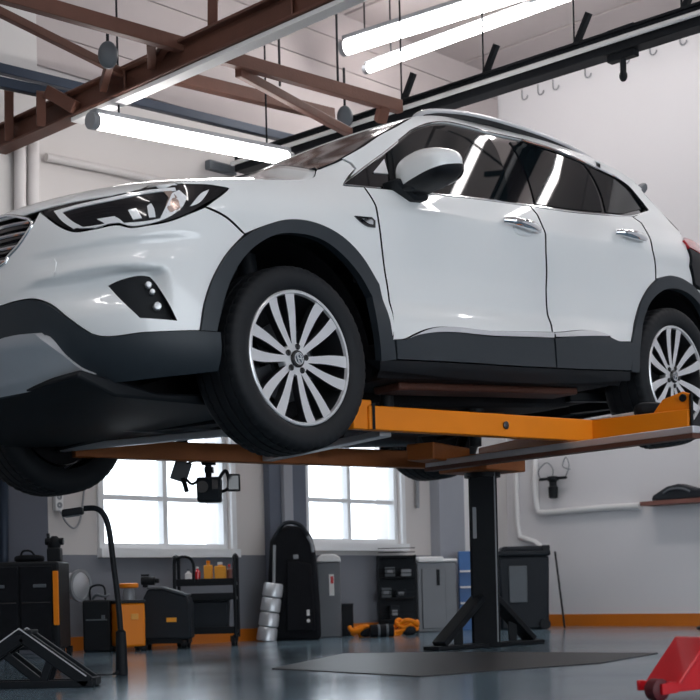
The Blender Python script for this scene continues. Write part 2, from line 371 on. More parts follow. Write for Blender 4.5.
G = {
 'win_top': [(-0.4055,1.0875),(-0.5612,1.1818),(-0.7475,1.2862),(-0.8487,1.3449),(-0.9271,1.3897),(-0.9862,1.422),(-1.1289,1.4793),(-1.2841,1.516),(-1.433,1.5214),(-1.5882,1.5149),(-1.7426,1.5164),(-1.8397,1.5189),(-2.0662,1.5039),(-2.2996,1.4722),(-2.4662,1.4469),(-2.6033,1.4218),(-2.7109,1.3797),(-2.7594,1.316),(-2.8026,1.269)],
 'win_bot': [(-0.4055,1.0875),(-0.5132,1.0884),(-0.7881,1.0958),(-1.2581,1.1217),(-1.6283,1.1352),(-2.012,1.1464),(-2.2706,1.1651),(-2.5295,1.1889),(-2.8007,1.267)],
 'fglass': [(-0.6635,1.1043),(-0.7431,1.2783),(-0.8509,1.3379),(-0.9793,1.4108),(-1.1199,1.465),(-1.2674,1.4986),(-1.4139,1.503),(-1.5588,1.5007),(-1.58,1.4474),(-1.5661,1.3392),(-1.5076,1.2002),(-1.4665,1.1356),(-1.2617,1.1272),(-0.8444,1.1071)],
 'rglass': [(-1.7304,1.4879),(-1.8161,1.4967),(-2.0471,1.4832),(-2.2789,1.4575),(-2.3203,1.4068),(-2.3149,1.298),(-2.2659,1.1817),(-2.0242,1.1626),(-1.6853,1.1501),(-1.7056,1.2002),(-1.7415,1.3491),(-1.7393,1.4567)],
 'qglass': [(-2.3257,1.4592),(-2.4522,1.4301),(-2.571,1.408),(-2.6618,1.3603),(-2.7339,1.2886),(-2.7552,1.2652),(-2.5948,1.2282),(-2.467,1.1966),(-2.3028,1.182),(-2.3463,1.2911),(-2.3519,1.4002)],
 'tri': [(-0.6015,1.1653),(-0.7052,1.242),(-0.6875,1.1684)],
 'bpil': [(-1.5842,1.5111),(-1.7399,1.5068),(-1.7241,1.3465),(-1.6885,1.1979),(-1.6726,1.1433),(-1.4767,1.1342),(-1.5158,1.2013),(-1.5744,1.3404),(-1.5885,1.4488)],
 'apil': [(-0.3151,1.1533),(-0.3787,1.1797),(-0.4621,1.2137),(-0.6106,1.2868),(-0.7403,1.3576),(-0.8919,1.4278),(-0.9756,1.4693),(-1.033,1.496)],
 'rooftop': [(-1.0306,1.4928),(-1.1079,1.5189),(-1.262,1.563),(-1.4125,1.5993),(-1.6498,1.6447),(-1.8279,1.6495),(-1.9956,1.6068),(-2.0766,1.5673),(-2.1482,1.5603),(-2.3563,1.5248),(-2.5083,1.4948),(-2.6698,1.4739),(-2.8061,1.4245)],
 'apillar_cut': [(-0.4078,1.0922),(-0.4429,1.123),(-0.5081,1.1713),(-0.4949,1.1968),(-0.4616,1.2127)],
 'rail': [(-1.0707,1.5086),(-1.3091,1.6179),(-1.4636,1.6597),(-1.5849,1.6573),(-1.6694,1.6276),(-1.8877,1.6512),(-2.0679,1.6507),(-2.3119,1.6402),(-2.4461,1.5736),(-2.517,1.5026)],
}
# ================================================================ THE CAR
CAR_YAW, CAR_PITCH, CAR_ROLL = 3.93197, 0.06577, 0.03393
def _rot():
    cy, sy = math.cos(CAR_YAW), math.sin(CAR_YAW); cp, sp = math.cos(CAR_PITCH), math.sin(CAR_PITCH); cr, sr = math.cos(CAR_ROLL), math.sin(CAR_ROLL)
    return Matrix(((cy, -sy, 0), (sy, cy, 0), (0, 0, 1))) @ Matrix(((cp, 0, sp), (0, 1, 0), (-sp, 0, cp))) @ Matrix(((1, 0, 0), (0, cr, -sr), (0, sr, cr)))
CAR_R = _rot()
CAR_O = CAR_R @ Vector((0, -.92, -.355))+Vector((-.16396, 5.39622, .89585+CAM_H))
def car_pt(p): return CAR_O+CAR_R @ Vector(p)
car = thing('car', 'white five-door crossover car raised on the orange lift', 'car', CAR_O)
car.rotation_euler = CAR_R.to_euler()

def inside(p, poly):
    x, y = p; r = False; n = len(poly); j = n-1
    for i in range(n):
        a, b = poly[i], poly[j]
        if (a[1] > y) != (b[1] > y) and x < (b[0]-a[0])*(y-a[1])/(b[1]-a[1])+a[0]: r = not r
        j = i
    return r
def refine(pts, step=.014, corner=30):
    P = [Vector(p) for p in pts]; n = len(P); out = []
    def iscorner(i):
        a, b = P[i]-P[i-1], P[(i+1) % n]-P[i]
        if a.length < 1e-6 or b.length < 1e-6: return True
        return math.degrees(abs(a.angle_signed(b))) > corner
    cor = [iscorner(i) for i in range(n)]
    for i in range(n):
        b, c = P[i], P[(i+1) % n]
        a = b-(c-b) if cor[i] else P[i-1]
        d = c+(c-b) if cor[(i+1) % n] else P[(i+2) % n]
        L = (c-b).length
        if L < 1e-6: continue
        # tangents scaled to this span so that uneven spacing does not overshoot
        def tang(p0, p1, p2):
            l0, l1 = max((p1-p0).length, 1e-6), max((p2-p1).length, 1e-6)
            return ((p1-p0)/l0*l1+(p2-p1)/l1*l0)/(l0+l1)*L
        m0, m1 = tang(a, b, c), tang(b, c, d)
        k = max(1, int(L/step))
        for j in range(k):
            t = j/k
            out.append((2*t**3-3*t*t+1)*b+(t**3-2*t*t+t)*m0+(-2*t**3+3*t*t)*c+(t**3-t*t)*m1)
    return out
def shrink(P, g):
    n = len(P)
    area = sum(P[i-1].x*P[i].y-P[i].x*P[i-1].y for i in range(n))/2
    sg = 1 if area > 0 else -1
    out = []
    for i in range(n):
        d = (P[(i+1) % n]-P[i-1])
        if d.length < 1e-9: out.append(P[i]); continue
        d.normalize()
        out.append(P[i]+Vector((-d.y, d.x))*sg*g)
    return out
def panel(name, outline, fn, m, parent, off=0.0, thick=.015, gap=.0028, holes=(), side=1, grid=.035, lipm=None, offfn=None, raw=False):
    """a skin panel: the outline (in the surface's own two coordinates) filled, laid on fn and given a folded edge"""
    P = refine(outline) if not raw else [Vector(p) for p in outline]
    P = shrink(P, gap) if gap else P
    H = [refine(h) for h in holes]
    verts, edges = [], []
    for loop in [P]+H:
        b0 = len(verts); verts += loop
        edges += [(b0+i, b0+(i+1) % len(loop)) for i in range(len(loop))]
    x0, x1 = min(p.x for p in P), max(p.x for p in P); y0, y1 = min(p.y for p in P), max(p.y for p in P)
    allb = [v for v in verts]
    gx = int((x1-x0)/grid)+1; gy = int((y1-y0)/grid)+1
    for i in range(gx+1):
        for j in range(gy+1):
            q = Vector((x0+(i+.5*(j % 2))*grid, y0+j*grid*.9))
            if inside(q, P) and not any(inside(q, h) for h in H) and min((q-b).length_squared for b in allb) > (grid*.45)**2:
                verts.append(q)
    vo, eo, fo, *_ = delaunay_2d_cdt(verts, edges, [], 0, 1e-7)
    F = []
    for f in fo:
        c = sum((vo[i] for i in f), Vector((0, 0)))/len(f)
        if inside(c, P) and not any(inside(c, h) for h in H): F.append(list(f))
    def S(q, o=0.0):
        o2 = off+o+(offfn(q.x, q.y) if offfn else 0)
        return Vector(fn(q.x, q.y, o2))
    e = .004
    def N(q):
        a = S(q+Vector((e, 0)))-S(q-Vector((e, 0))); b = S(q+Vector((0, e)))-S(q-Vector((0, e)))
        n_ = a.cross(b)
        if n_.length < 1e-12: n_ = Vector((0, 1, 0))
        n_.normalize(); p = S(q)
        ref = p-Vector((min(max(p.x, -2.3), .0), 0, .6))
        return n_ if n_.dot(ref) > 0 else -n_
    pts = [S(q) for q in vo]; nr = [N(q) for q in vo]
    mir = (lambda v: Vector((v.x, -v.y, v.z))) if side < 0 else (lambda v: v)
    faces, fn_norm, fmi = [], [], []
    used = set()
    for f in F:
        a, b, c = [pts[i] for i in f[:3]]
        g = (b-a).cross(c-a)
        if g.dot(nr[f[0]]) < 0: f = f[::-1]
        faces.append(f); fn_norm.append([nr[i] for i in f]); fmi.append(0); used.update(f)
    cnt = {}
    for f in faces:
        for i in range(len(f)):
            k = (f[i], f[(i+1) % len(f)])
            cnt[k] = cnt.get(k, 0)+1
    bd = [k for k in cnt if (k[1], k[0]) not in cnt]
    nv = len(pts)
    allp = list(pts); idx = {}
    for a, b in bd:
        for v in (a, b):
            if v not in idx:
                idx[v] = len(allp); allp.append(pts[v].copy()); allp.append(pts[v]-nr[v]*thick)
    for a, b in bd:
        f = [idx[b], idx[a], idx[a]+1, idx[b]+1]
        p = [allp[i] for i in f]
        g = (p[1]-p[0]).cross(p[2]-p[0])
        g = g.normalized() if g.length > 1e-12 else nr[a]
        faces.append(f); fn_norm.append([g]*4); fmi.append(1 if lipm else 0)
    if side < 0:
        faces = [f[::-1] for f in faces]; fn_norm = [l[::-1] for l in fn_norm]
    keep = sorted({i for f in faces for i in f}); re = {k: i for i, k in enumerate(keep)}
    me = bpy.data.meshes.new(name)
    me.from_pydata([mir(allp[k]) for k in keep], [], [[re[i] for i in f] for f in faces])
    me.update()
    for p, k in zip(me.polygons, fmi): p.use_smooth = True; p.material_index = k
    me.normals_split_custom_set([tuple(mir(n_)) for l in fn_norm for n_ in l])
    return link(name, me, [m, lipm] if lipm else m, parent)
def sheet(name, fn, nu, nv, m, parent, thick=0.0, smooth=True):
    """a grid of points fn(u, v), u in 0..1, v in -1..1"""
    bm = new(); rows = []
    for i in range(nu+1):
        rows.append([bm.verts.new(fn(i/nu, -1+2*j/nv)) for j in range(nv+1)])
    for A, B in zip(rows, rows[1:]):
        for j in range(nv):
            try: bm.faces.new((A[j], A[j+1], B[j+1], B[j]))
            except ValueError: pass
    bmesh.ops.remove_doubles(bm, verts=bm.verts[:], dist=1e-5)
    o = obj(name, bm, m, parent, smooth=60)
    if thick:
        md = o.modifiers.new('thickness', 'SOLIDIFY'); md.thickness = thick; md.offset = -1 
    return o
def polyline(pts):
    P = catmull(pts, 10); L = [0]
    for a, b in zip(P, P[1:]): L.append(L[-1]+(b-a).length)
    def f(t):
        d = min(max(t, 0), 1)*L[-1]
        i = min(max(bisect.bisect_right(L, d)-1, 0), len(P)-2)
        k = (d-L[i])/max(L[i+1]-L[i], 1e-9)
        return P[i].lerp(P[i+1], min(k, 1))
    return f
RSIDES = ((1, 'left'), (-1, 'right'))
G['rooftop'] = [(-1.03, 1.493), (-1.108, 1.519), (-1.26, 1.553), (-1.41, 1.572), (-1.6, 1.579), (-1.8, 1.576), (-2.0, 1.567), (-2.15, 1.553), (-2.36, 1.525), (-2.51, 1.498), (-2.67, 1.470), (-2.80, 1.428)]
P_, CL, BK = M['paint'], M['cladding'], M['blackpl']
zc_low = [(S_FRONT+.0, .6), ]
bump_mid_t = (S_FRONT+.002, .735); bump_mid_b = (S_FRONT+.002, .612)
S['bumper'] = [bump_mid_b, bump_mid_t]+S['bumper']
low_outline = [(S_FRONT, .30), (S_FRONT, .611)]+S['low']
low_outline = [(a, b+(.0 if b < .5 else -.002)) for a, b in low_outline[:-4]]+[(-.150, .4335), (-.146, .37), (-.148, .30), (-.20, .296)]
arch_front = S['archF']
rear_out = S['archRv']+[(3.33, .735), (3.42, .64), (3.465, .52), (3.475, .40), (3.47, .36)]
rear_in = [(3.40, .36), (3.405, .44), (3.385, .54), (3.33, .65), (3.25, .73)]+S['archRi']
quarter = S['quarter']+[(3.175, 1.035), (3.178, .99), (3.165, .94), (3.19, .9), (3.2, .835)]+S['quarter2'][2:]
for sd, nm in RSIDES:
    panel('front_fender', S['fender'], body, P_, car, lipm=M['under'], side=sd)
    fd = panel('front_door', S['front_door'], body, P_, car, lipm=M['under'], side=sd)
    rd = panel('rear_door', S['rear_door'], body, P_, car, lipm=M['under'], side=sd)
    panel('rear_quarter', quarter, body, P_, car, lipm=M['under'], side=sd)
    panel('wheel_arch_trim', arch_front, body, CL, car, off=.014, thick=.035, gap=0, side=sd, grid=.05)
    panel('wheel_arch_trim', rear_out+rear_in, body, CL, car, off=.014, thick=.035, gap=0, side=sd, grid=.05)
    panel('door_cladding', S['clad_fd'], body, CL, fd, off=.016, thick=.03, gap=.0015, side=sd)
    panel('door_cladding', S['clad_rd'], body, CL, rd, off=.016, thick=.03, gap=.0015, side=sd)
    panel('fender_cladding', S['clad_f'], body, CL, car, off=.014, thick=.03, gap=.001, side=sd)
    panel('chrome_strip', S['chrome_fd'], body, M['chrome'], fd, off=.02, thick=.02, gap=0, side=sd)
    panel('chrome_strip', S['chrome_rd'], body, M['chrome'], rd, off=.02, thick=.02, gap=0, side=sd)
    panel('side_sill', S['sill'], body, M['blackpl'], car, off=.006, thick=.10, gap=0, side=sd)
    panel('fender_badge', S['fbadge'], body, M['blackgloss'], car, off=.006, thick=.02, gap=0, side=sd)
    c0 = [(a+(.675-a)*.45, b+(.921-b)*.5) for a, b in S['fbadge']]
    panel('badge_insert', [(a+.008, b) for a, b in c0], body, M['chrome'], car, off=.009, thick=.01, gap=0, side=sd)
    # handles
    for par, hs in ((fd, S['handle_f']), (rd, S['handle_r'])):
        (s0, z0), (s1, z1) = hs
        bm = new()
        pth = []
        for k in range(9):
            t = k/8
            o_ = .012+.030*math.sin(PI*t)**.5
            v = Vector(body(s0+(s1-s0)*t, z0+(z1-z0)*t+.006, o_)); v.y *= sd
            pth.append(v)
        tube(bm, pth, lambda t: .013+.010*math.sin(PI*t), 12, smooth=3)
        hd = obj('door_handle', bm, M['chrome'], par)
        bm = new()
        v = Vector(body((s0+s1)/2+.02, (z0+z1)/2-.008, .0)); v.y *= sd
        blob(bm, v, (.075, .006, .030), 2.2)
        obj('handle_cup', bm, P_, par)
    # headlamp
    hl = panel('headlight', S['hl'], body, M['blackgloss'], car, off=-.004, thick=.03, gap=.001, side=sd)
    panel('light_guide', S['hl_drl'], body, M['lens'], hl, off=.001, thick=.012, gap=0, side=sd)
    panel('lower_light_guide', S['hl_low'], body, M['lens'], hl, off=.001, thick=.012, gap=0, side=sd)
    for q in ('hl_len1', 'hl_len2', 'hl_len3'):
        panel('lamp_element', S[q], body, M['lens'], hl, off=.0005, thick=.012, gap=0, side=sd)
    panel('turn_reflector', [(-.318, .848), (-.262, .872), (-.268, .92), (-.285, .945), (-.315, .943), (-.30, .92), (-.318, .88)], body, M['amber'], hl, off=.0008, thick=.012, gap=0, side=sd)
    panel('tail_reflector', S['hl_tail'], body, M['lens'], hl, off=.001, thick=.01, gap=0, side=sd)
    # fog lamp pocket
    fp = panel('fog_light_pocket', S['fog'], body, M['blackpl'], car, off=-.05, thick=.01, gap=-.02, side=sd)
    for ctr, rr in (((-.404, .613), .012), ((-.392, .588), .010), ((-.378, .535), .015)):
        bm = new()
        p = Vector(body(ctr[0], ctr[1], -.046)); p2 = Vector(body(ctr[0], ctr[1], -.022)); p.y *= sd; p2.y *= sd
        lathe(bm, [(0, rr), (.02, rr), (.026, rr*.8), (.028, 0.001)], p, p2-p, 16)
        obj('fog_light', bm, M['lens'] if rr != .021 else M['chrome'], fp)
    # windows
    wt = panel('window_surround', G['win_top']+G['win_bot'][::-1][1:-1], cabin, M['blackgloss'], car, off=-.004, thick=.02, gap=0, side=sd)
    panel('front_window', G['fglass'], cabin, M['glass_dark'], car, off=.0015, thick=.006, gap=0, side=sd)
    panel('rear_window', G['rglass'], cabin, M['glass_dark'], car, off=.0015, thick=.006, gap=0, side=sd)
    panel('quarter_window', G['qglass'], cabin, M['glass_dark'], car, off=.0015, thick=.006, gap=0, side=sd)
    panel('corner_window', G['tri'], cabin, M['lens'], car, off=.0015, thick=.006, gap=0, side=sd)
    # chrome round the glass
    bm = new()
    pth = [Vector(cabin(a, b-.004, .004)) for a, b in G['win_bot']]+[Vector(cabin(a-.002, b, .004)) for a, b in G['win_top'][::-1][1:8]]
    tube(bm, [Vector((p.x, p.y*sd, p.z)) for p in pth], .006, 8, smooth=4)
    obj('window_chrome', bm, M['chrome'], car)
    bm = new()
    pth = [Vector(cabin(a, b+.004, .003)) for a, b in G['win_top'][3:-7]]
    tube(bm, [Vector((p.x, p.y*sd, p.z)) for p in pth], .0035, 8, smooth=4)
    obj('window_seal', bm, M['blackgloss'], car)
    bm = new(); pth = [Vector(cabin(a+.012, b-.006, .004)) for a, b in G['win_top'][:4]]
    tube(bm, [Vector((p.x, p.y*sd, p.z)) for p in pth], .0045, 8, smooth=4)
    obj('pillar_chrome', bm, M['chrome'], car)
    # white roof side: A-pillar, cant rail
    up = G['apil']+G['rooftop'][1:10]
    lo = [(a, b) for a, b in G['win_top'] if a > -2.47]
    side_roof = G['apillar_cut'][::-1][0:0]+up+[(-2.51, 1.498)]+[(-2.467, 1.449)]+lo[::-1][1:-1]+[(-.42, 1.099), (-.445, 1.126), (-.51, 1.173), (-.496, 1.198), (-.463, 1.213)]
    side_roof = G['apil'][2:]+G['rooftop'][1:9]+[(-2.455, 1.505), (-2.44, 1.455)]+[p for p in lo[::-1] if p[0] > -2.42][:-1]+[(-.435, 1.105), (-.46, 1.13), (-.512, 1.172), (-.50, 1.196)]
    panel('roof_pillar', side_roof, cabin, P_, car, off=.004, thick=.02, gap=.001, side=sd)
    # roof rail
    bm = new()
    pr = [(-1.13, 1.528), (-1.2, 1.566), (-1.32, 1.593), (-1.5, 1.611), (-1.7, 1.615), (-1.9, 1.609), (-2.1, 1.598), (-2.3, 1.579), (-2.48, 1.552), (-2.6, 1.525), (-2.66, 1.50)]
    tube(bm, [Vector((a, sd*(cabin_y(a, 1.555)-.028), b)) for a, b in pr], lambda t: .014 if .03 < t < .97 else .010, 12, smooth=5)
    rl = obj('roof_rail', bm, M['skid'], car)
    bm = new()
    for k in range(len(pr)-3):
        a, b = Vector((pr[k+1][0], sd*(cabin_y(pr[k+1][0], 1.555)-.026), pr[k+1][1]-.019)), Vector((pr[k+2][0], sd*(cabin_y(pr[k+2][0], 1.555)-.026), pr[k+2][1]-.019))
        bar(bm, a, b, .016, .022)
    obj('rail_base', bm, M['blackpl'], rl)
    # tail lamp
    tl = panel('tail_light', [(3.172, 1.088), (3.20, 1.105), (3.32, 1.105), (3.6, 1.08), (4.1, 1.06), (4.1, 1.0), (3.6, 1.01), (3.3, 1.03), (3.19, 1.045)], body, M['red_lens'], car, off=.014, thick=.03, gap=0, side=sd)
    panel('smoked_lens', [(3.185, 1.04), (3.3, 1.025), (3.6, 1.0), (3.8, .99), (3.8, .90), (3.5, .86), (3.25, .84), (3.205, .85), (3.195, .91), (3.172, .95), (3.183, .99), (3.178, 1.03)], body, M['blackpl'], tl, off=.012, thick=.03, gap=0, side=sd)
    # lower parts of the rear
    panel('rear_bumper', [(3.21, .835), (3.26, .83), (3.5, .85), (3.8, .88), (S_REAR-.002, .88), (S_REAR-.002, .56), (3.9, .55), (3.55, .53), (3.47, .53), (3.43, .64), (3.34, .735)], body, P_, car, side=sd)
    panel('rear_cladding', [(3.475, .52), (3.55, .525), (3.9, .545), (S_REAR, .555), (S_REAR, .30), (3.8, .30), (3.48, .33)], body, CL, car, off=.01, thick=.05, gap=0, side=sd)
# tailgate and rear glass
bm = None
panel('tailgate', [(3.86, .89), (S_REAR-.001, .89), (S_REAR-.001, 1.13), (3.86, 1.13)], body, P_, car)
panel('tailgate', [(3.86, .89), (S_REAR-.001, .89), (S_REAR-.001, 1.13), (3.86, 1.13)], body, P_, car, side=-1)
tg_edge = polyline([Vector(body(s_, z_)) for s_, z_ in ((3.0208, 1.413), (3.094, 1.3214), (3.1842, 1.2383), (3.2503, 1.1495), (3.19, 1.10))])
def rear_glass(u, v):
    p = tg_edge(u); k = 1-abs(v)**2.2
    return Vector((p.x-.26*k*(.4+.6*u), p.y*v, p.z+.02*k))
sheet('rear_window_glass', rear_glass, 12, 16, M['glass_dark'], car, .006)
bm = new()
sp = polyline([Vector(cabin(-2.67, 1.47)), Vector(cabin(-2.80, 1.428)), Vector((-2.93, .68, 1.40))])
def spoiler(u, v):
    p = sp(u); k = 1-abs(v)**2.4
    return Vector((p.x-.16*k, p.y*v, p.z+.055*k))
sheet('roof_spoiler', spoiler, 8, 20, P_, car, .02)
for sd in (1, -1):
    bm = new(); blob(bm, (-2.905, sd*.665, 1.405), (.075, .022, .028), 2.5, (0, .5, 0)); obj('spoiler_fin', bm, M['midgrey'], car)
def crease(s_, z):
    zc = interp([(-1.34, .62), (-.93, .655), (-.86, .668), (-.70, .678), (-.52, .682), (-.40, .678), (-.30, .66)], s_)
    k = smooth(-.95, -.60, s_)*(1-smooth(-.40, -.32, s_))
    d = zc-z
    r = -.046*k*smooth(0, .028, d)*(1-smooth(.05, .17, d))
    # upper shoulder from the grille corner under the lamp
    z2 = interp([(-1.0, .80), (-.80, .775), (-.55, .785), (-.2, .80)], s_)
    r += -.010*smooth(-.9, -.75, s_)*(1-smooth(-.35, -.15, s_))*smooth(0, .03, z2-z)*(1-smooth(.05, .10, z2-z))
    return r
# bumper (both halves in one piece each side), lower grille and skid plate
for sd in (1, -1):
    panel('front_bumper', S['bumper'], body, P_, car, lipm=M['under'], gap=.0030, thick=.05, holes=[S['fog']], side=sd, grid=.014, offfn=crease)
    panel('lower_bumper', low_outline, body, CL, car, off=.006, thick=.05, gap=0, side=sd)
    panel('skid_plate', [(S_FRONT, .305), (S_FRONT, .47)]+S['skid'], body, M['skid'], car, off=.02, thick=.06, gap=0, side=sd, offfn=lambda s, z: .03*smooth(.38, .46, z))
    panel('tow_cover', S['washer'], body, P_, car, off=.0035, thick=.006, gap=0, side=sd, offfn=crease, grid=.014)
# parking sensor cover line and washer crease below the lamp
# grille
gr_out = [(S_FRONT, .735)]+S['grille'][:9]+[(S_FRONT, .958)]
gr = None
for sd in (1, -1):
    g_ = panel('grille', gr_out, body, M['blackgloss'], car, off=-.035, thick=.01, gap=-.002, side=sd)
    for zz, z2 in ((.925, .905), (.88, .862), (.832, .818), (.785, .775)):
        s_end = -.885 if zz > .9 else (-.868 if zz > .86 else (-.90 if zz > .82 else -.955))
        bm = new()
        pth = [Vector(body(S_FRONT+(s_end-S_FRONT)*k/10, zz+(z2-zz)*(k/10)**2, -.014)) for k in range(11)]
        tube(bm, [Vector((p.x, p.y*sd, p.z)) for p in pth], .0075, 8, smooth=2)
        obj('grille_bar', bm, M['chrome'], g_)
    bm = new()
    pth = [Vector(body(a, b, .001)) for a, b in [(S_FRONT, .735)]+S['grille']+[(S_FRONT, .96)]]
    tube(bm, [Vector((p.x, p.y*sd, p.z)) for p in pth], .006, 8, smooth=3)
    obj('grille_frame', bm, M['chrome'], g_)
# hood
edge = [Vector(body(a, b)) for a, b in S['hood']]
edge_f = polyline(edge)
corner = edge[-1]
front = [Vector(body(a, b+.002)) for a, b in [(S_FRONT, .965)]+[q for q in S['hoodfront'][::-1][1:]]]+[corner]
def hood(u, v):
    p = edge_f(u); a = abs(v)
    xc = -.20+(.905+.20)*u**.9
    q = 2.0+1.1*u
    x = p.x+(xc-p.x)*(1-a**q)
    zc_ = p.z+(.052*(1-u)**.8+.012)
    z = p.z+(zc_-p.z)*(1-a**(3.4-1.0*u))
    # raised flanks of the bonnet
    z += .020*(1-u)**.5*math.exp(-((a-.80)/.14)**2)*(1-a**12)
    if u > .86:      # settle on to the lamp and grille line
        t = (u-.86)/.14; t = t*t*(3-2*t)
        yy = p.y*a
        zf, xf = hood_front(yy)
        z = z*(1-t)+zf*t; x = x*(1-t)+xf*t
    return Vector((x, p.y*v*.993, z-.002))
def hood_front(y):
    F = front
    for a, b in zip(F, F[1:]):
        if a.y <= y <= b.y+1e-6 and b.y > a.y:
            t = (y-a.y)/(b.y-a.y); return a.z+(b.z-a.z)*t, a.x+(b.x-a.x)*t
    return F[-1].z, F[-1].x
sheet('hood', hood, 36, 48, P_, car, .012)
# cowl and windscreen
ap = polyline([Vector(cabin(a, b, .001)) for a, b in G['apil']+[(-1.09, 1.517)]])
def screen(u, v):
    p = ap(u); a = abs(v)
    x = p.x+.045*u*(1-a**2.0); z = p.z+(-.004+.024*u)*(1-a**2.2)
    return Vector((x, p.y*v, z))
sheet('windscreen', screen, 14, 28, M['screen_glass'], car, .006)
def cowl(u, v):
    a = abs(v); p0, p1 = hood(0, v), screen(0, v)
    q = p0.lerp(p1, u*1.06-.03); q.z -= .012*math.sin(PI*u)+.006
    return q
sheet('wiper_cowl', cowl, 6, 28, M['blackpl'], car, .02)
re_ = polyline([Vector(cabin(a, b, .004)) for a, b in [(-1.06, 1.507)]+G['rooftop'][1:]])
def roof(u, v):
    p = re_(u); a = abs(v); k = 1-a**2.4
    x = p.x+.045*k*(1-smooth(0, .25, u))-.16*k*smooth(.75, 1, u)
    return Vector((x, p.y*v, p.z+.020*k*(1-.25*u)+.03*k*smooth(.1, .5, u)))
sheet('roof', roof, 30, 28, P_, car, .012)
# dark structure behind the skin, with wheel openings
bm = new()
ns, nz_ = 150, 26
gridv = {}
def shell_ok(s, z):
    x, y, _ = body(s, z)
    if y > .55 and (math.hypot(x, z-.37) < .47 or math.hypot(x+2.72, z-.37) < .47): return False
    return True
for sd in (1, -1):
    for i in range(ns+1):
        for j in range(nz_+1):
            s_ = S_FRONT+(S_REAR-S_FRONT)*i/ns
            zt = interp([(-1.4, .92), (-.3, .94), (0, .98), (.5, 1.05), (.9, 1.06), (2.8, 1.12), (3.3, 1.05), (4.5, 1.05)], s_)
            z_ = .30+(zt-.30)*j/nz_
            p = body(s_, z_, -.075 if s_ < .2 else -.03)
            gridv[i, j] = (bm.verts.new((p[0], p[1]*sd, p[2])), shell_ok(s_, z_))
    for i in range(ns):
        for j in range(nz_):
            q = [gridv[i, j], gridv[i+1, j], gridv[i+1, j+1], gridv[i, j+1]]
            if all(k[1] for k in q): bm.faces.new([k[0] for k in q])
bmesh.ops.delete(bm, geom=[v for v in bm.verts if not v.link_faces], context='VERTS')
obj('body_shell', bm, M['under'], car)
# wheel wells
for wx in (0, -2.72):
    for sd in (1, -1):
        bm = new(); rows = []
        for k in range(33):
            a = math.radians(-8+196*k/32)
            rows.append([bm.verts.new((wx+.455*math.cos(a), sd*y_, .37+.455*math.sin(a))) for y_ in (.855, .50)])
        for A, B in zip(rows, rows[1:]): bm.faces.new((A[0], A[1], B[1], B[0]))
        bm.faces.new([r[1] for r in rows])
        obj('wheel_well', bm, M['under'], car)
# floor pan, engine tray, exhaust
bm = new()
prism(bm, [(.70, .34), (.55, .26), (-.45, .235), (-2.25, .25), (-3.3, .36), (-3.3, .60), (.70, .60)], (0, -.48, 0), (1, 0, 0), (0, 0, 1), (0, .96, 0))
prism(bm, [(-.52, .30), (-2.18, .30), (-2.18, .45), (-.52, .45)], (0, -.86, 0), (1, 0, 0), (0, 0, 1), (0, 1.72, 0))
obj('floor_pan', bm, M['under'], car, bevel=.02)
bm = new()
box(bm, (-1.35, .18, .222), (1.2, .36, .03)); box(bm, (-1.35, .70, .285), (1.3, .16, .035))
obj('heat_shield', bm, M['rust'], car, bevel=.01)  # plates added to imitate the floor reflected on the underbody
bm = new()
tube(bm, [(.2, -.1, .24), (-.5, -.12, .21), (-1.4, -.14, .20), (-2.1, -.12, .22), (-2.5, -.3, .30), (-3.2, -.42, .30)], .03, 12)
cyl(bm, (-1.2, -.14, .20), (-1.75, -.14, .20), .075)
obj('exhaust_pipe', bm, M['darkalloy'], car)
bm = new()
prism(bm, [(.86, .305), (.70, .235), (.2, .205), (-.35, .215), (-.35, .25), (.5, .25), (.84, .33)], (0, -.66, 0), (1, 0, 0), (0, 0, 1), (0, 1.32, 0))
obj('engine_undertray', bm, M['blackpl'], car, bevel=.01)
for sd in (1, -1):
    for nm_, p, q, w_, h_ in (('lower_arm', (0.02, sd*.25, .24), (.0, sd*.74, .22), .09, .05), ('radius_arm', (-.28, sd*.30, .25), (.0, sd*.72, .22), .06, .045), ('lower_arm', (-2.7, sd*.25, .28), (-2.72, sd*.74, .26), .10, .06), ('trailing_arm', (-2.3, sd*.5, .30), (-2.7, sd*.72, .27), .06, .05)):
        bm = new(); bar(bm, p, q, w_, h_); obj(nm_, bm, M['black_steel'], car, bevel=.006)
    for nm_, p, q, r_ in (('drive_shaft', (0, sd*.2, .35), (0, sd*.74, .355), .022), ('track_rod', (.1, sd*.3, .30), (.12, sd*.72, .30), .014), ('damper', (-.03, sd*.66, .3), (-.05, sd*.60, .85), .04), ('damper', (-2.75, sd*.66, .3), (-2.75, sd*.62, .8), .04)):
        bm = new(); cyl(bm, p, q, r_); obj(nm_, bm, M['black_steel'], car)
# simple cabin
bm = new()
for sd in (1, -1):
    blob(bm, (-1.05, sd*.38, .78), (.28, .24, .10), 4); blob(bm, (-1.42, sd*.38, 1.05), (.10, .24, .34), 4, (0, -.28, 0)); blob(bm, (-1.52, sd*.38, 1.40), (.06, .13, .09), 3)
blob(bm, (-2.05, 0, .78), (.28, .62, .10), 4); blob(bm, (-2.4, 0, 1.0), (.1, .62, .3), 4, (0, -.3, 0))
obj('seats', bm, M['interior'], car)
bm = new(); blob(bm, (-.45, 0, .95), (.24, .70, .14), 4); obj('dashboard', bm, M['interior'], car)
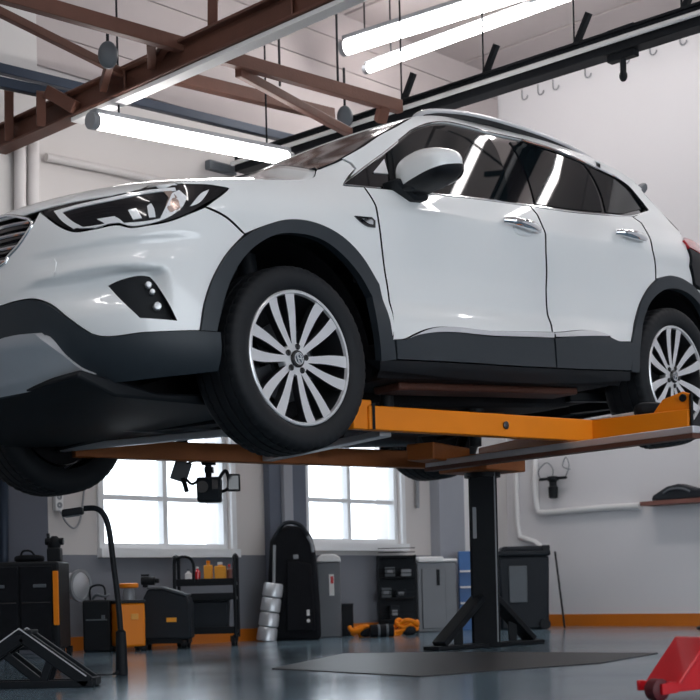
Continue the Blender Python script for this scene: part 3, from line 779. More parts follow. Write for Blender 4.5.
# mirrors
for sd in (1, -1):
    MIR = Vector((-.72, 1.035*sd, 1.138))
    bm = new()
    rotm = Euler((0, .02, sd*-.12)).to_matrix()
    blob(bm, MIR, (.10, .150, .080), 3.0, rotm, 36, 22)
    for v in bm.verts:
        d = v.co-MIR
        k = 1-.20*max(d.y*sd/.15, 0)-.10*max(-d.y*sd/.15, 0); v.co.z = MIR.z+d.z*k
    pn = Vector((.12, -.12*sd, 1)).normalized()
    bmesh.ops.bisect_plane(bm, geom=bm.verts[:]+bm.edges[:]+bm.faces[:], plane_co=MIR+Vector((0, 0, -.030)), plane_no=pn)
    mi = obj('door_mirror', bm, [P_, M['blackpl']], car, smooth=60)
    for p in mi.data.polygons:
        if (p.center-MIR-Vector((0, 0, -.030))).dot(pn) < 0: p.material_index = 1
    bm = new(); blob(bm, MIR+Vector((-.085, 0, 0)), (.02, .125, .058), 3.2, rotm, 24, 12); obj('mirror_glass', bm, M['blackgloss'], mi)
    bm = new()
    prism(bm, [(-.10, -.045), (-.02, -.050), (.07, .0), (.09, .03), (-.11, .035)], (-.70, .855*sd, 1.085), (1, 0, 0), (0, 0, 1), (0, .10*sd, 0))
    prism(bm, [(-.09, -.012), (.05, -.008), (.06, .03), (-.09, .03)], (-.70, .94*sd, 1.072), (1, 0, 0), (0, 0, 1), (0, .06*sd, 0))
    obj('mirror_arm', bm, M['blackpl'], mi, bevel=.012)
# wheels
def wheel(wx, wy, sd, spin):
    """outer face at y = wy, rolling axis along y; spokes, hub and nuts are pieces of the wheel"""
    o = Vector((wx, wy*sd, .355)); ax = Vector((0, sd, 0))
    R0 = .3585
    bm = new(); N_ = 216
    prof = [(-.222, .245), (-.236, .262), (-.246, .295), (-.242, .325), (-.228, .345), (-.212, .3535)]
    tread = [(-.205, .0), (-.182, .0), (-.181, -.007), (-.174, -.007), (-.173, .0015), (-.133, .002), (-.132, -.007), (-.124, -.007), (-.123, .002), (-.084, .002), (-.083, -.007), (-.075, -.007), (-.074, .0015), (-.036, .0), (-.035, -.006), (-.030, -.006), (-.029, -.0005), (-.008, -.004)]
    out = [(.005, .346), (.013, .326), (.013, .300), (.006, .280), (-.002, .268), (-.012, .262), (-.03, .252)]
    full = [(h, r, 0) for h, r in prof]+[(h, R0+d, 1) for h, d in tread]+[(h, r, 2 if r > .32 else 0) for h, r in out]
    d, a, b = Vector((0, sd, 0)), Vector((1, 0, 0)), Vector((0, 0, 1))
    rings = []
    for h, r, kind in full:
        row = []
        for k in range(N_):
            t = 2*PI*k/N_; rr = r
            if kind == 1 and (h > -.07 or h < -.14) and k % 4 == 0: rr -= .005
            if kind == 2 and k % 4 == 0: rr -= .003
            row.append(bm.verts.new(o+d*h+a*(math.cos(t)*rr)+b*(math.sin(t)*rr)))
        rings.append(row)
    for A, B in zip(rings, rings[1:]):
        for k in range(N_): bm.faces.new((A[k], A[(k+1) % N_], B[(k+1) % N_], B[k]))
    ty = obj('wheel', bm, M['rubber'], car, smooth=40)
    # rim: lip, barrel, spokes
    bm = new()
    def ring(profile, mi):
        rg = [[bm.verts.new(o+d*h+a*(math.cos(2*PI*k/96)*r)+b*(math.sin(2*PI*k/96)*r)) for k in range(96)] for h, r in profile]
        for A, B in zip(rg, rg[1:]):
            for k in range(96): bm.faces.new((A[k], A[(k+1) % 96], B[(k+1) % 96], B[k])).material_index = mi
    ring([(-.016, .2635), (-.004, .2625), (-.001, .258), (-.002, .250), (-.014, .2455)], 0)
    ring([(-.014, .2455), (-.05, .238), (-.12, .225), (-.20, .225)], 1)
    for pr_ in range(6):
        base = math.radians(73+60*pr_)+spin
        for e_ in (-1, 1):
            L_, R_ = [], []
            for k in range(9):
                t = k/8; r = .040+(.250-.040)*t
                off_ = math.radians(10.8)*e_*(1.05-.05*t)*(1 if t > 0 else 1)
                hw = .0115+.0125*t**1.2
                cen = base+off_
                sw = math.radians(2)*math.sin(PI*t)*e_
                cen += sw
                cx_, cz_ = math.cos(cen)*r, math.sin(cen)*r
                tx, tz = -math.sin(cen), math.cos(cen)
                y_ = -.030+.022*t**1.3 if t < 1 else -.006
                L_.append((cx_-tx*hw, y_, cz_-tz*hw)); R_.append((cx_+tx*hw, y_, cz_+tz*hw))
            def V(q, dy=0): return bm.verts.new(o+a*q[0]+d*(q[1]+dy)+b*q[2])
            tl_, tr_ = [V(q) for q in L_], [V(q) for q in R_]
            bl_, br_ = [V((q[0]*.99, q[1], q[2]*.99), -.035) for q in L_], [V((q[0]*.99, q[1], q[2]*.99), -.035) for q in R_]
            for k in range(8):
                for f_, mi in (((tl_[k], tr_[k], tr_[k+1], tl_[k+1]), 0), ((tl_[k], tl_[k+1], bl_[k+1], bl_[k]), 1), ((tr_[k+1], tr_[k], br_[k], br_[k+1]), 1), ((bl_[k], bl_[k+1], br_[k+1], br_[k]), 1)):
                    bm.faces.new(f_).material_index = mi
    lathe(bm, [(-.07, .062), (-.036, .066), (-.029, .062), (-.026, .045), (-.026, .001)], o, d, 40, 0)
    rim = obj('rim', bm, [M['silver'], M['darkalloy']], ty, smooth=30)
    bm = new(); lathe(bm, [(-.03, .034), (-.020, .034), (-.016, .030), (-.0155, .001)], o, d, 32)
    obj('centre_cap', bm, M['blackgloss'], ty)
    bm = new()
    lathe(bm, [(-.0155, .0235), (-.0135, .0235), (-.0135, .0205), (-.0155, .0205)], o, d, 32)
    for dx in (-.009, .009):
        bar(bm, o+d*-.0135+a*(dx*sd*-1-.004*sd)+b*-.013, o+d*-.0135+a*(dx*sd*-1+.004*sd)+b*.013, .0045, .003)
    bar(bm, o+d*-.0135+a*-.008+b*-.002, o+d*-.0135+a*.008+b*.002, .003, .004)
    obj('wheel_emblem', bm, M['chrome'], ty)
    for k in range(5):
        t = math.radians(100+72*k)+spin
        p = o+d*-.030+a*(math.cos(t)*.0485)+b*(math.sin(t)*.0485)
        bm = new(); lathe(bm, [(-.01, .0125), (.006, .0125), (.007, .010), (.010, .0095), (.012, .001)], p, d, 12)
        obj('lug_nut', bm, M['blackgloss'], ty)
    bm = new()
    lathe(bm, [(-.115, .155), (-.105, .155), (-.105, .07), (-.09, .068), (-.09, .001)], o, d, 48)
    obj('brake_disc', bm, M['darkalloy'], ty)
    bm = new(); lathe(bm, [(-.165, .222), (-.160, .222), (-.160, .10), (-.20, .09), (-.20, .001)], o, d, 40)
    box(bm, o+a*.12+d*-.105+b*.05, (.06, .06, .13), (0, .4, 0))
    obj('brake_backing', bm, M['under'], ty)
    return ty
wheel(0, .92, 1, 0)
wheel(-2.7, .92, 1, math.radians(20))
wheel(0, .92, -1, math.radians(10))
wheel(-2.7, .92, -1, math.radians(30))
# ================================================================ THE ROOM
CORNER = Vector((1.32, 11.66, 0))
WA = math.radians(-44)
DR = Vector((math.cos(WA), math.sin(WA), 0))           # along the right wall, towards the viewer
DB = Vector((-math.cos(WA+PI/2), -math.sin(WA+PI/2), 0))   # along the window wall, towards the left
UP = Vector((0, 0, 1))
def on_wall(px, py, back=True, off=0.0):
    n = DR if back else DB
    d = ray(px, py); o = Vector((0, 0, CAM_H)); p0 = CORNER+n*off
    return o+d*((p0-o).dot(n)/d.dot(n))
def wall_uv(px, py, back=True):
    p = on_wall(px, py, back)-CORNER
    return p.dot(DB if back else DR), p.z
def wall_depth(px):
    return min(on_wall(px, 600, True).y if on_wall(px, 600, True).y > 0 else 99, on_wall(px, 600, False).y if on_wall(px, 600, False).y > 0 else 99)
def two_tone(name, low, high, zs, rough=.6):
    m = mat(name, low, rough, var=.05, scale=1.5)
    nt = m.node_tree; b = nt.nodes['Principled BSDF']
    src = b.inputs['Base Color'].links[0].from_socket
    tc = nt.nodes.new('ShaderNodeTexCoord'); sx = nt.nodes.new('ShaderNodeSeparateXYZ'); gt = nt.nodes.new('ShaderNodeMath'); gt.operation = 'GREATER_THAN'; gt.inputs[1].default_value = zs
    mx = nt.nodes.new('ShaderNodeMix'); mx.data_type = 'RGBA'; mx.inputs[7].default_value = (*high, 1)
    nt.links.new(tc.outputs['Object'], sx.inputs[0]); nt.links.new(sx.outputs['Z'], gt.inputs[0]); nt.links.new(gt.outputs[0], mx.inputs[0]); nt.links.new(src, mx.inputs[6]); nt.links.new(mx.outputs[2], b.inputs['Base Color'])
    return m
WALL_M = two_tone('window_wall_paint', (.19, .20, .23), (.60, .575, .565), .585)
PILLAR_M = two_tone('pillar_paint', (.105, .115, .145), (.58, .56, .55), 1.7)
CEIL_Z = 4.55
def slab_uv(bm, o, du, dn, u0, u1, z0, z1, t):
    """box on a wall plane: u along du, z up, thickness t along dn (away from the room when negative)"""
    p = o+du*u0; q = o+du*u1
    v = []
    for zz in (z0, z1):
        for a in (p, q):
            for k in (0, t): v.append(a+UP*zz+dn*k)
    add(bm, v, [(0, 1, 3, 2), (4, 6, 7, 5), (0, 4, 5, 1), (2, 3, 7, 6), (0, 2, 6, 4), (1, 5, 7, 3)])
# ---- floor
FLOOR_M = mat('polished_concrete', (.15, .225, .28), .17, 0, 0, .22, 1.1, .02, rvar=.09, spec=.8)
nt = FLOOR_M.node_tree
b = nt.nodes['Principled BSDF']; src = b.inputs['Base Color'].links[0].from_socket
tc = nt.nodes.new('ShaderNodeTexCoord'); mp = nt.nodes.new('ShaderNodeMapping'); mp.inputs['Rotation'].default_value = (0, 0, math.radians(44))
bk = nt.nodes.new('ShaderNodeTexBrick'); bk.inputs['Scale'].default_value = 1.0; bk.inputs['Brick Width'].default_value = 1.2; bk.inputs['Row Height'].default_value = 1.2; bk.inputs['Mortar Size'].default_value = .008; bk.offset = 0
bk.inputs['Color1'].default_value = (1, 1, 1, 1); bk.inputs['Color2'].default_value = (.86, .88, .9, 1); bk.inputs['Mortar'].default_value = (.35, .35, .35, 1)
mx = nt.nodes.new('ShaderNodeMix'); mx.data_type = 'RGBA'; mx.blend_type = 'MULTIPLY'; mx.inputs[0].default_value = 1
nt.links.new(tc.outputs['Object'], mp.inputs[0]); nt.links.new(mp.outputs[0], bk.inputs[0]); nt.links.new(src, mx.inputs[6]); nt.links.new(bk.outputs['Color'], mx.inputs[7]); nt.links.new(mx.outputs[2], b.inputs['Base Color'])
UB, VR = 14.0, 14.0
bm = new()
prism(bm, [(0, 0), (UB, 0), (UB, VR), (0, VR)], CORNER+UP*-.12, DB, DR, UP*.12)
struct('floor', bm, FLOOR_M, smooth=0)
# ---- ceiling with shallow boards
CEIL_M = mat('ceiling_boards', (.46, .41, .405), .75, 0, 0, .14, 1.6, .06)
bm = new()
prism(bm, [(-.2, -.2), (UB, -.2), (UB, VR), (-.2, VR)], CORNER+UP*(CEIL_Z+.03), DB, DR, UP*.15)
k = 0
while k*.46 < UB:
    o = CORNER+DB*(k*.46+.02)+UP*CEIL_Z
    prism(bm, [(0, 0), (.43, 0), (.43, VR), (0, VR)], o, DB, DR, UP*.04)
    k += 1
struct('ceiling', bm, CEIL_M, smooth=0)
# ---- window wall
def rect(px0, px1, py_top, py_bot):
    pm = (px0+px1)/2
    u1, _ = wall_uv(px0, py_bot); u0, _ = wall_uv(px1, py_bot)
    _, za = wall_uv(pm, py_bot); _, zb = wall_uv(pm, py_top)
    return u0, u1, za, zb
W1 = rect(103, 231, 385, 549); W2 = rect(308, 401, 400, 543.5)
bm = new()
us = sorted([0, W1[0], W1[1], W2[0], W2[1], UB]); zs = sorted([0, W1[2], W1[3], W2[2], W2[3], CEIL_Z+.05])
for a, c in zip(us, us[1:]):
    for e, g in zip(zs, zs[1:]):
        um, zm = (a+c)/2, (e+g)/2
        if any(w[0] < um < w[1] and w[2] < zm < w[3] for w in (W1, W2)): continue
        slab_uv(bm, CORNER, DB, DR, a, c, e, g, -.25)
bmesh.ops.remove_doubles(bm, verts=bm.verts[:], dist=1e-4)
struct('wall_back', bm, WALL_M, smooth=0)
bm = new()
slab_uv(bm, CORNER, DR, DB, -.25, VR, 0, CEIL_Z+.05, -.25)
struct('wall_right', bm, M['rightwall'], smooth=0)
# the sides of the workshop behind the viewer: a plain wall and one with a doorway added for daylight
bm = new(); slab_uv(bm, CORNER+DB*UB, DR, -DB, -.25, VR+.25, 0, CEIL_Z+.05, -.25)
struct('wall_left', bm, M['walltop'], smooth=0)
bm = new(); FO = CORNER+DR*VR
slab_uv(bm, FO, DB, -DR, -.25, DAYLIGHT_DOOR[0], 0, CEIL_Z+.05, -.25); slab_uv(bm, FO, DB, -DR, DAYLIGHT_DOOR[1], UB, 0, CEIL_Z+.05, -.25); slab_uv(bm, FO, DB, -DR, DAYLIGHT_DOOR[0], DAYLIGHT_DOOR[1], DAYLIGHT_DOOR[2], CEIL_Z+.05, -.25)
struct('wall_front', bm, M['walltop'], smooth=0)
GLASS = mat('window_glass', (.95, .97, 1), .0, 0, 0, .01, trans=1.0, ior=1.05)
FRAME_M = mat('white_window_frame', (.78, .80, .82), .45, 0, 0, .03)
for wi, (w, mulx, muly) in enumerate(((W1, 169, 498.5), (W2, 353, 500.5))):
    u0, u1, z0, z1 = w
    mu = wall_uv(mulx, muly)[0]; mz = wall_uv(mulx, muly)[1]
    bm = new(); t = .035
    o = CORNER+DR*-.10
    slab_uv(bm, o, DB, DR, u0, u0+t, z0, z1, .07); slab_uv(bm, o, DB, DR, u1-t, u1, z0, z1, .07)
    slab_uv(bm, o, DB, DR, u0+t, u1-t, z0, z0+t, .07); slab_uv(bm, o, DB, DR, u0+t, u1-t, z1-t, z1, .07)
    slab_uv(bm, o, DB, DR, mu-.018, mu+.018, z0+t, z1-t, .06)
    for zz in (mz, mz+(mz-z0)):
        if zz < z1-.1: slab_uv(bm, o, DB, DR, u0+t, u1-t, zz-.015, zz+.015, .055)
    f = struct('window_%d' % (wi+1), bm, FRAME_M, smooth=0)
    bm = new(); slab_uv(bm, o+DR*.025, DB, DR, u0+t*.5, u1-t*.5, z0+t*.5, z1-t*.5, .006)
    struct('window_pane', bm, GLASS, f, smooth=0)
    bm = new()
    slab_uv(bm, CORNER, DB, DR, u0-.045, u1+.045, z0-.055, z0, .05)
    slab_uv(bm, CORNER, DB, DR, u0-.04, u0, z0, z1+.04, .02); slab_uv(bm, CORNER, DB, DR, u1, u1+.04, z0, z1+.04, .02); slab_uv(bm, CORNER, DB, DR, u0, u1, z1, z1+.04, .02)
    struct('window_sill', bm, FRAME_M, f, smooth=0)
# ---- skirting, pillars, cladding
bm = new(); slab_uv(bm, CORNER, DB, DR, .02, UB, .0, .085, .015)
struct('baseboard_back', bm, M['trimorange'], smooth=0)
bm = new(); slab_uv(bm, CORNER, DR, DB, .0, VR, .0, .095, .015)
struct('baseboard_right', bm, M['trimorange'], smooth=0)
def pillar(n, x0, x1, t, m, z1=CEIL_Z):
    bm = new(); u1 = wall_uv(x0, 600)[0]; u0 = wall_uv(x1, 600)[0]
    slab_uv(bm, CORNER, DB, DR, u0, u1, 0, z1, t)
    return struct('trim_%d' % n, bm, m, smooth=0, bevel=.006)
pillar(1, -60, 39, .12, PILLAR_M)
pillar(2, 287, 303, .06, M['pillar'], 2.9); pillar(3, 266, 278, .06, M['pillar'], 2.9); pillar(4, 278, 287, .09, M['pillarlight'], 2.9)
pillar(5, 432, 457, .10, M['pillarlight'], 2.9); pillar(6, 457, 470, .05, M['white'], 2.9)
# long boards high on the window wall
bm = new()
for k in range(5):
    slab_uv(bm, CORNER, DB, DR, .02, UB, 3.52+k*.21, 3.52+k*.21+.203, .02)
struct('trim_7', bm, CEIL_M, smooth=0)
# ---- white service pipes
def wall_pipe(name, label, pts, r, m, back=True, off=.03, sm=1):
    bm = new()
    tube(bm, [on_wall(x, y, back, off) for x, y in pts], r, 12, smooth=sm)
    for x, y in (pts[0], pts[-1]):
        pass
    return tag(obj(name, bm, m), label, 'pipe')
wall_pipe('service_pipe', 'white L-shaped pipe running along the right wall to the shelf', [(534.5, 440), (535.5, 495), (536.5, 508), (539, 512.5), (545, 513), (600, 508), (640, 506)], .026, M['white'], False)
wall_pipe('conduit', 'pale vertical conduit dropping down the wall behind the dark waste bin', [(515, 430), (516, 480), (517.5, 525), (520, 537), (535, 542), (548, 552)], .022, M['white'], False, .03)
wall_pipe('conduit', 'short grey conduit beside the right-hand window', [(417, 430), (417.5, 508)], .016, M['greymetal'])
wall_pipe('service_pipe', 'white vertical pipe above the car bonnet, left of two', [(20, 120), (20, 330)], .035, M['walltop'], True, .17)
wall_pipe('service_pipe', 'white vertical pipe above the car bonnet, right of two', [(33, 120), (33, 330)], .035, M['walltop'], True, .17)
wall_pipe('service_pipe', 'pale horizontal pipe high on the wall behind the bonnet', [(46, 157), (100, 168), (170, 183), (230, 194)], .025, M['walltop'], True, .05)
c = on_wall(221, 168, True, .03)
bm = new(); box(bm, c, (.05, .24, .06), Matrix.Rotation(WA, 3, 'Z')); 
for k in (-1, 0, 1): box(bm, c+DR*.027+UP*(k*.016), (.006, .20, .006), Matrix.Rotation(WA, 3, 'Z'))
tag(obj('wall_vent', bm, M['midgrey'], bevel=.004), 'small grey vent box high on the wall behind the bonnet', 'vent')
wall_pipe('conduit', 'dark blue vertical conduit on the slate pillar at far left', [(3, 330), (4, 575)], .03, M['bluesteel'], True, .15)

# ================================================================ ROOF STEEL AND LIGHTS
def steel(name, label, p, q, w, h, m, cat='beam', ibeam=False, group=None):
    bm = new()
    if ibeam:
        p, q = Vector(p), Vector(q); d, a, b_ = frame_of(q-p)
        bar(bm, p, q, .012, h); bar(bm, p+b_*(h/2), q+b_*(h/2), w, .014); bar(bm, p-b_*(h/2), q-b_*(h/2), w, .014)
        n = 5
        for k in range(1, n):
            c = p.lerp(q, k/n); bar(bm, c-b_*(h/2), c+b_*(h/2), w*.9, .012)
    else: bar(bm, p, q, w, h)
    return tag(obj(name, bm, m, bevel=.004), label, cat, group)
mb0, mb1 = at(-6, 143, 8.12), at(345, -16, 6.2)
mb2 = mb1+(mb1-mb0)*1.2
steel('roof_beam', 'large brown steel I-beam crossing above the car bonnet', mb0, mb2, .10, .125, M['brown'], ibeam=True)
bm = new(); d_ = (mb2-mb0).normalized()
lo_ = Vector((0, 0, -.083))
bar(bm, mb0+d_*.8+lo_, mb2+lo_, .07, .022)  # white bar paints the light on the beam's lower flange
tag(obj('cable_tray', bm, M['white']), 'white cable tray fixed under the large brown I-beam', 'tray')
ch = (at(-10, -9, 6.2), at(205, 54, 7.05), at(400, 107, 8.1))
steel('truss_chord', 'brown steel chord running from top left edge over the beam to the crane rail', ch[0], ch[2], .05, .072, M['brown'])
steel('truss_brace', 'thin brown brace sloping down to the big beam at upper left', at(-10, 7, 6.6), at(128, 76, 7.3), .035, .042, M['brown'])
steel('truss_chord', 'lower brown steel chord behind the big beam, ending over the windscreen', at(170, 76, 7.9), at(332, 115, 8.9), .06, .075, M['brown'])
steel('truss_brace', 'thin brown brace crossing down to the windscreen top', at(238, 72, 7.25), at(350, 133, 8.3), .04, .05, M['brown'])
steel('truss_strut', 'short upright brown strut on the big beam, under the chord', at(151, 42, 6.9), at(152, 66, 7.1), .045, .045, M['brown'])
steel('truss_strut', 'slanted brown strut beside the short upright strut', at(166, 44, 6.95), at(155, 62, 7.1), .04, .04, M['brown'])
steel('truss_strut', 'tall brown strut rising from the big beam to the top edge', at(213, -12, 6.8), at(213, 40, 6.9), .05, .05, M['brown'])
steel('truss_strut', 'brown strut leaning from the grey pulley down to the beam', at(110, 62, 7.1), at(103, 88, 7.35), .04, .05, M['brown'])
steel('truss_strut', 'upright brown strut near the left edge under the dark rail', at(9, 90, 7.8), at(9, 140, 7.95), .05, .05, M['brown'])
steel('truss_strut', 'brown strut between dark rail and big beam, second from left edge', at(41, 92, 7.6), at(41, 125, 7.7), .05, .05, M['brown'])
steel('truss_brace', 'short brown brace dropping from the dark rail to the big beam', at(48, 92, 7.6), at(76, 108, 7.5), .05, .07, M['brown'])
steel('truss_strut', 'brown stub under the chord end beside the crane rail', at(384, 106, 8.0), at(380, 122, 8.05), .06, .06, M['brown'])
steel('cable_rail', 'long dark blue rail high on the window wall', at(-12, 66, 7.75), at(312, 144, 9.55), .05, .055, M['bluesteel'], 'rail')
steel('cable_rail', 'short dark blue rail below the long one at the left edge', at(-12, 80, 7.6), at(76, 99, 7.75), .05, .055, M['bluesteel'], 'rail')
# crane rail with its clamps
r0 = at(240, 166, 9.45); r1 = at(700, 19, 7.1); r2 = r1+(r1-r0)*1.3
rt = thing('crane_rail', 'heavy black overhead rail running above the car roof to the right edge', 'rail', r0)
bm = new(); bar(bm, Vector((0, 0, 0)), r2-r0, .10, .10); bar(bm, Vector((0, 0, .055)), r2-r0+Vector((0, 0, .055)), .13, .016)
obj('rail', bm, M['black_steel'], rt, bevel=.004)
bm = new(); off_ = DB*.075+UP*.0
cyl(bm, off_, r2-r0+off_, .014); obj('conduit', bm, M['white'], rt)
for t in (.42, .60, .78, .97, 1.4, 1.9):
    p = (r1-r0)*t
    bm = new(); bar(bm, p+UP*.05, p+UP*(CEIL_Z-r0.z), .010, .010); bar(bm, p+UP*.05, p+UP*.22+DR*.10, .03, .03); obj('hanger', bm, M['black_steel'], rt)
bm = new(); p = (r1-r0)*.868; 
box(bm, p, (.05, .17, .17), (0, 0, WA+PI/2)); bar(bm, p-UP*.08, p-UP*.17, .03, .03); blob(bm, p-UP*.17, (.022, .022, .03))
obj('trolley_clamp', bm, M['black_steel'], rt, bevel=.005)
# tubes
def fixture(label, p, q, w, group=None):
    t = thing('ceiling_light', label, 'light', p, 0, group)
    bm = new(); d = q-p
    L = d.normalized()
    lathe(bm, [(.02, w*.5), (d.length-.02, w*.5)], (0, 0, 0), L, 20); obj('lamp_tube', bm, M['tube'], t)
    bm = new(); cyl(bm, -L*.02, L*.02, w*.56); cyl(bm, d-L*.02, d+L*.02, w*.56)
    bar(bm, Vector((0, 0, w*.62)), d+Vector((0, 0, w*.62)), w*.7, w*.3)
    obj('lamp_housing', bm, M['greymetal'], t)
    bm = new()
    for k in (.12, .88):
        c = d*k; cyl(bm, c+UP*w*.7, c+UP*(CEIL_Z-p.z), .006, n=6)
    obj('hanger_wire', bm, M['black_steel'], t)
    return t
fixture('bright fluorescent tube hanging above the car bonnet', at(93, 121, 7.2), at(288, 159, 8.2), .078)
a0, a1 = on_level(345, 48, 4.15), on_level(486, 3.5, 4.15)
fixture('thick bright fluorescent tube at the ceiling, upper of the right-hand pair', a0, a1+(a1-a0)*.25, .10)
a0, a1 = on_level(367, 69, 4.05), on_level(543, 5, 4.05)
fixture('slimmer fluorescent tube at the ceiling, lower of the right-hand pair', a0, a1+(a1-a0)*.25, .062)
# pulleys and rods
for (px, py, dp, lb) in ((108, 55, 7.0, 'grey teardrop pulley hanging over the big brown beam'), (345, 117, 8.6, 'grey teardrop pulley hanging under the brown chord near the windscreen')):
    c = at(px, py, dp); t = thing('pulley', lb, 'pulley', c)
    bm = new(); blob(bm, (0, 0, 0), (.05, .03, .07), 2.0); obj('pulley_body', bm, M['midgrey'], t)
    bm = new(); cyl(bm, (0, 0, .05), (0, 0, .30 if px > 200 else .14), .008, n=8); obj('pulley_rod', bm, M['black_steel'], t)
for (px, py0, py1, dp, lb) in ((280, 38, 86, 7.9, 'thin dark rod hanging from the ceiling above the brown chord, left one'), (338, 24, 84, 8.2, 'thin dark rod hanging from the ceiling above the brown chord, right one')):
    bm = new(); p = at(px, py1, dp); cyl(bm, p, Vector((p.x, p.y, CEIL_Z)), .007, n=8)
    tag(obj('hanging_rod', bm, M['black_steel']), lb, 'rod')
for px, py in ((522, 97), (538, 92), (553, 87), (585, 75), (623, 61), (650, 52), (680, 42)):
    c = on_wall(px, py, False, .012)
    bm = new(); pts = [c+UP*.05]+[c+DR*(.03*math.sin(a))+UP*(-.03*math.cos(a)-.01)+DB*.005 for a in [math.radians(v) for v in range(-10, 200, 30)]][::-1]
    tube(bm, [c+UP*.06+DB*.0, c+UP*.02]+[c+DR*(.028-.028*math.cos(math.radians(v)))+UP*(-.028*math.sin(math.radians(v))) for v in range(0, 200, 30)], .005, 6, smooth=2)
    tag(obj('wire_hook', bm, M['greymetal']), 'small wire hook on the right wall below the crane rail', 'hook', 'wire hooks below the crane rail')

# ================================================================ THE LIFT
LF = Vector((-math.cos(math.radians(45.3)), -math.sin(math.radians(45.3)), 0)); LL = Vector((math.sin(math.radians(45.3)), -math.cos(math.radians(45.3)), 0))
def lp(x, y, z): return Vector((CAR_O.x, CAR_O.y, 0))+LF*x+LL*y+UP*z
post = at(482, 465, 7.72); post.z = 0
lift = thing('vehicle_lift', 'orange car lift frame on a black column under the white car', 'lift', post)
def L(x, y, z): return lp(x, y, z)-post
HUB = L(-2.26, -.12, 0)*0
bm = new(); yaw = Matrix.Rotation(math.radians(-8), 3, 'Z')
box(bm, (0, -.055, .485), (.145, .02, .97), yaw); box(bm, (0, .055, .485), (.145, .02, .97), yaw); box(bm, (0, 0, .485), (.10, .10, .97), yaw)
obj('column', bm, M['black_steel'], lift, bevel=.004)
bm = new(); box(bm, yaw @ Vector((.068, -.068, .5)), (.008, .006, .94), yaw); obj('column_edge', bm, M['greymetal'], lift)
bm = new(); box(bm, yaw @ Vector((-.045, -.0665, .68)), (.02, .004, .17), yaw); obj('column_plate', bm, M['greymetal'], lift)
fd_ = Vector((.69, .72, 0))
for sg in (1, -1):
    bm = new()
    bar(bm, fd_*(sg*.06)+UP*.27, fd_*(sg*.40)+UP*.03, .09, .035); bar(bm, fd_*(sg*.05)+UP*.012, fd_*(sg*.47)+UP*.012, .11, .022)
    bar(bm, fd_*(sg*.24)+UP*.02, fd_*(sg*.24)+UP*.15, .02, .05)
    obj('foot_brace', bm, M['black_steel'], lift, bevel=.004)
bm = new()
c = Vector((0, 0, 1.0))
hx = LF; 
box(bm, Vector((0, 0, 1.0)), (.34, .34, .09), Matrix.Rotation(math.radians(45.3), 3, 'Z'))
obj('carriage', bm, M['rustorange'], lift, bevel=.008)
bm = new(); lathe(bm, [(.93, .10), (.97, .10), (.97, .08)], (0, 0, 0), (0, 0, 1), 24); obj('column_cap', bm, M['black_steel'], lift)
Az = 1.05
A0, A1, B1 = L(-.50, .73, Az), L(-1.77, .98, Az), L(-1.80, 1.50, Az)
bm = new(); bar(bm, A0, A1, .06, .102); obj('near_beam', bm, M['orange'], lift, bevel=.006)
bm = new(); bar(bm, A1-LL*.03, B1, .05, .102); obj('rear_beam', bm, M['orange'], lift, bevel=.006)
# channel bottom lip under the near beam, bolts
bm = new()
p = A0.lerp(A1, .57)+(LL*.033)
lathe(bm, [(0, .018), (.006, .018), (.009, .012), (.009, .001)], p, LL, 12); obj('beam_bolt', bm, M['darkalloy'], lift)
bm = new(); dB = (B1-A1).normalized(); nB = Vector((0, 0, 1))
prism(bm, [(-.21, .03), (-.14, .11), (-.04, .135), (-.005, .12), (-.005, -.05), (-.21, -.05)], B1+LF*.0, dB, UP, LF*-.03)
obj('end_bracket', bm, M['orange'], lift, bevel=.005)
bm = new(); bar(bm, B1+UP*-.055, B1+UP*.12, .05, .012); obj('end_plate', bm, M['black_steel'], lift, bevel=.003)
bm = new(); p = B1-dB*.035+UP*.105+LF*.004; lathe(bm, [(0, .018), (.008, .016), (.008, .001)], p, LF, 12); obj('bracket_pin', bm, M['black_steel'], lift)
bm = new()
prism(bm, [(-.02, -.05), (-.02, .075), (.04, .075), (.075, .05), (.075, -.05)], A0-LL*.03, (A1-A0).normalized()*-1, UP, LL*.05)
obj('front_bracket', bm, M['orange'], lift, bevel=.005)
bm = new(); bar(bm, A0-LF*.02+UP*-.05+LL*.033, A0-LF*.02+UP*.06+LL*.033, .02, .012); obj('bracket_plate', bm, M['black_steel'], lift)
# steel rails below
bm = new(); p, q = L(-1.75, -.02, .972), L(-1.51, 1.70, .972)
bar(bm, p, q, .05, .032); o_ = obj('cross_rail', bm, M['steel'], lift, bevel=.004)
bm = new(); bar(bm, p-UP*.026, q-UP*.026, .06, .02); obj('rail_runner', bm, M['brown'], lift)
bm = new(); bar(bm, L(-2.12, .05, 1.03), L(-1.74, .96, 1.035), .07, .085); obj('link_beam', bm, M['rustorange'], lift, bevel=.006)
bm = new(); bar(bm, L(-2.0, .35, 1.10), L(-1.90, 1.20, 1.115), .07, .035); obj('slide_plate', bm, M['white'], lift, bevel=.004)
bm = new(); bar(bm, L(-2.2, -.19, 1.025), L(-.05, -.75, 1.03), .07, .09); obj('far_beam', bm, M['rustorange'], lift, bevel=.006)
bm = new(); bar(bm, L(.03, -.72, 1.02), L(-.30, .66, 1.02), .035, .03); obj('front_rail', bm, M['steel'], lift, bevel=.004)
bm = new(); bar(bm, L(.06, -.72, 1.06), L(-.20, .62, 1.07), .05, .035); obj('front_rail', bm, M['black_steel'], lift, bevel=.004)
bm = new(); bar(bm, L(-1.02, -.46, 1.005), L(-.70, .66, 1.005), .06, .03); obj('cross_rail', bm, M['steel'], lift, bevel=.004)
bm = new(); bar(bm, L(-1.55, .10, 1.02), L(-1.95, .0, 1.02), .16, .085); obj('carriage_block', bm, M['rustorange'], lift, bevel=.008)
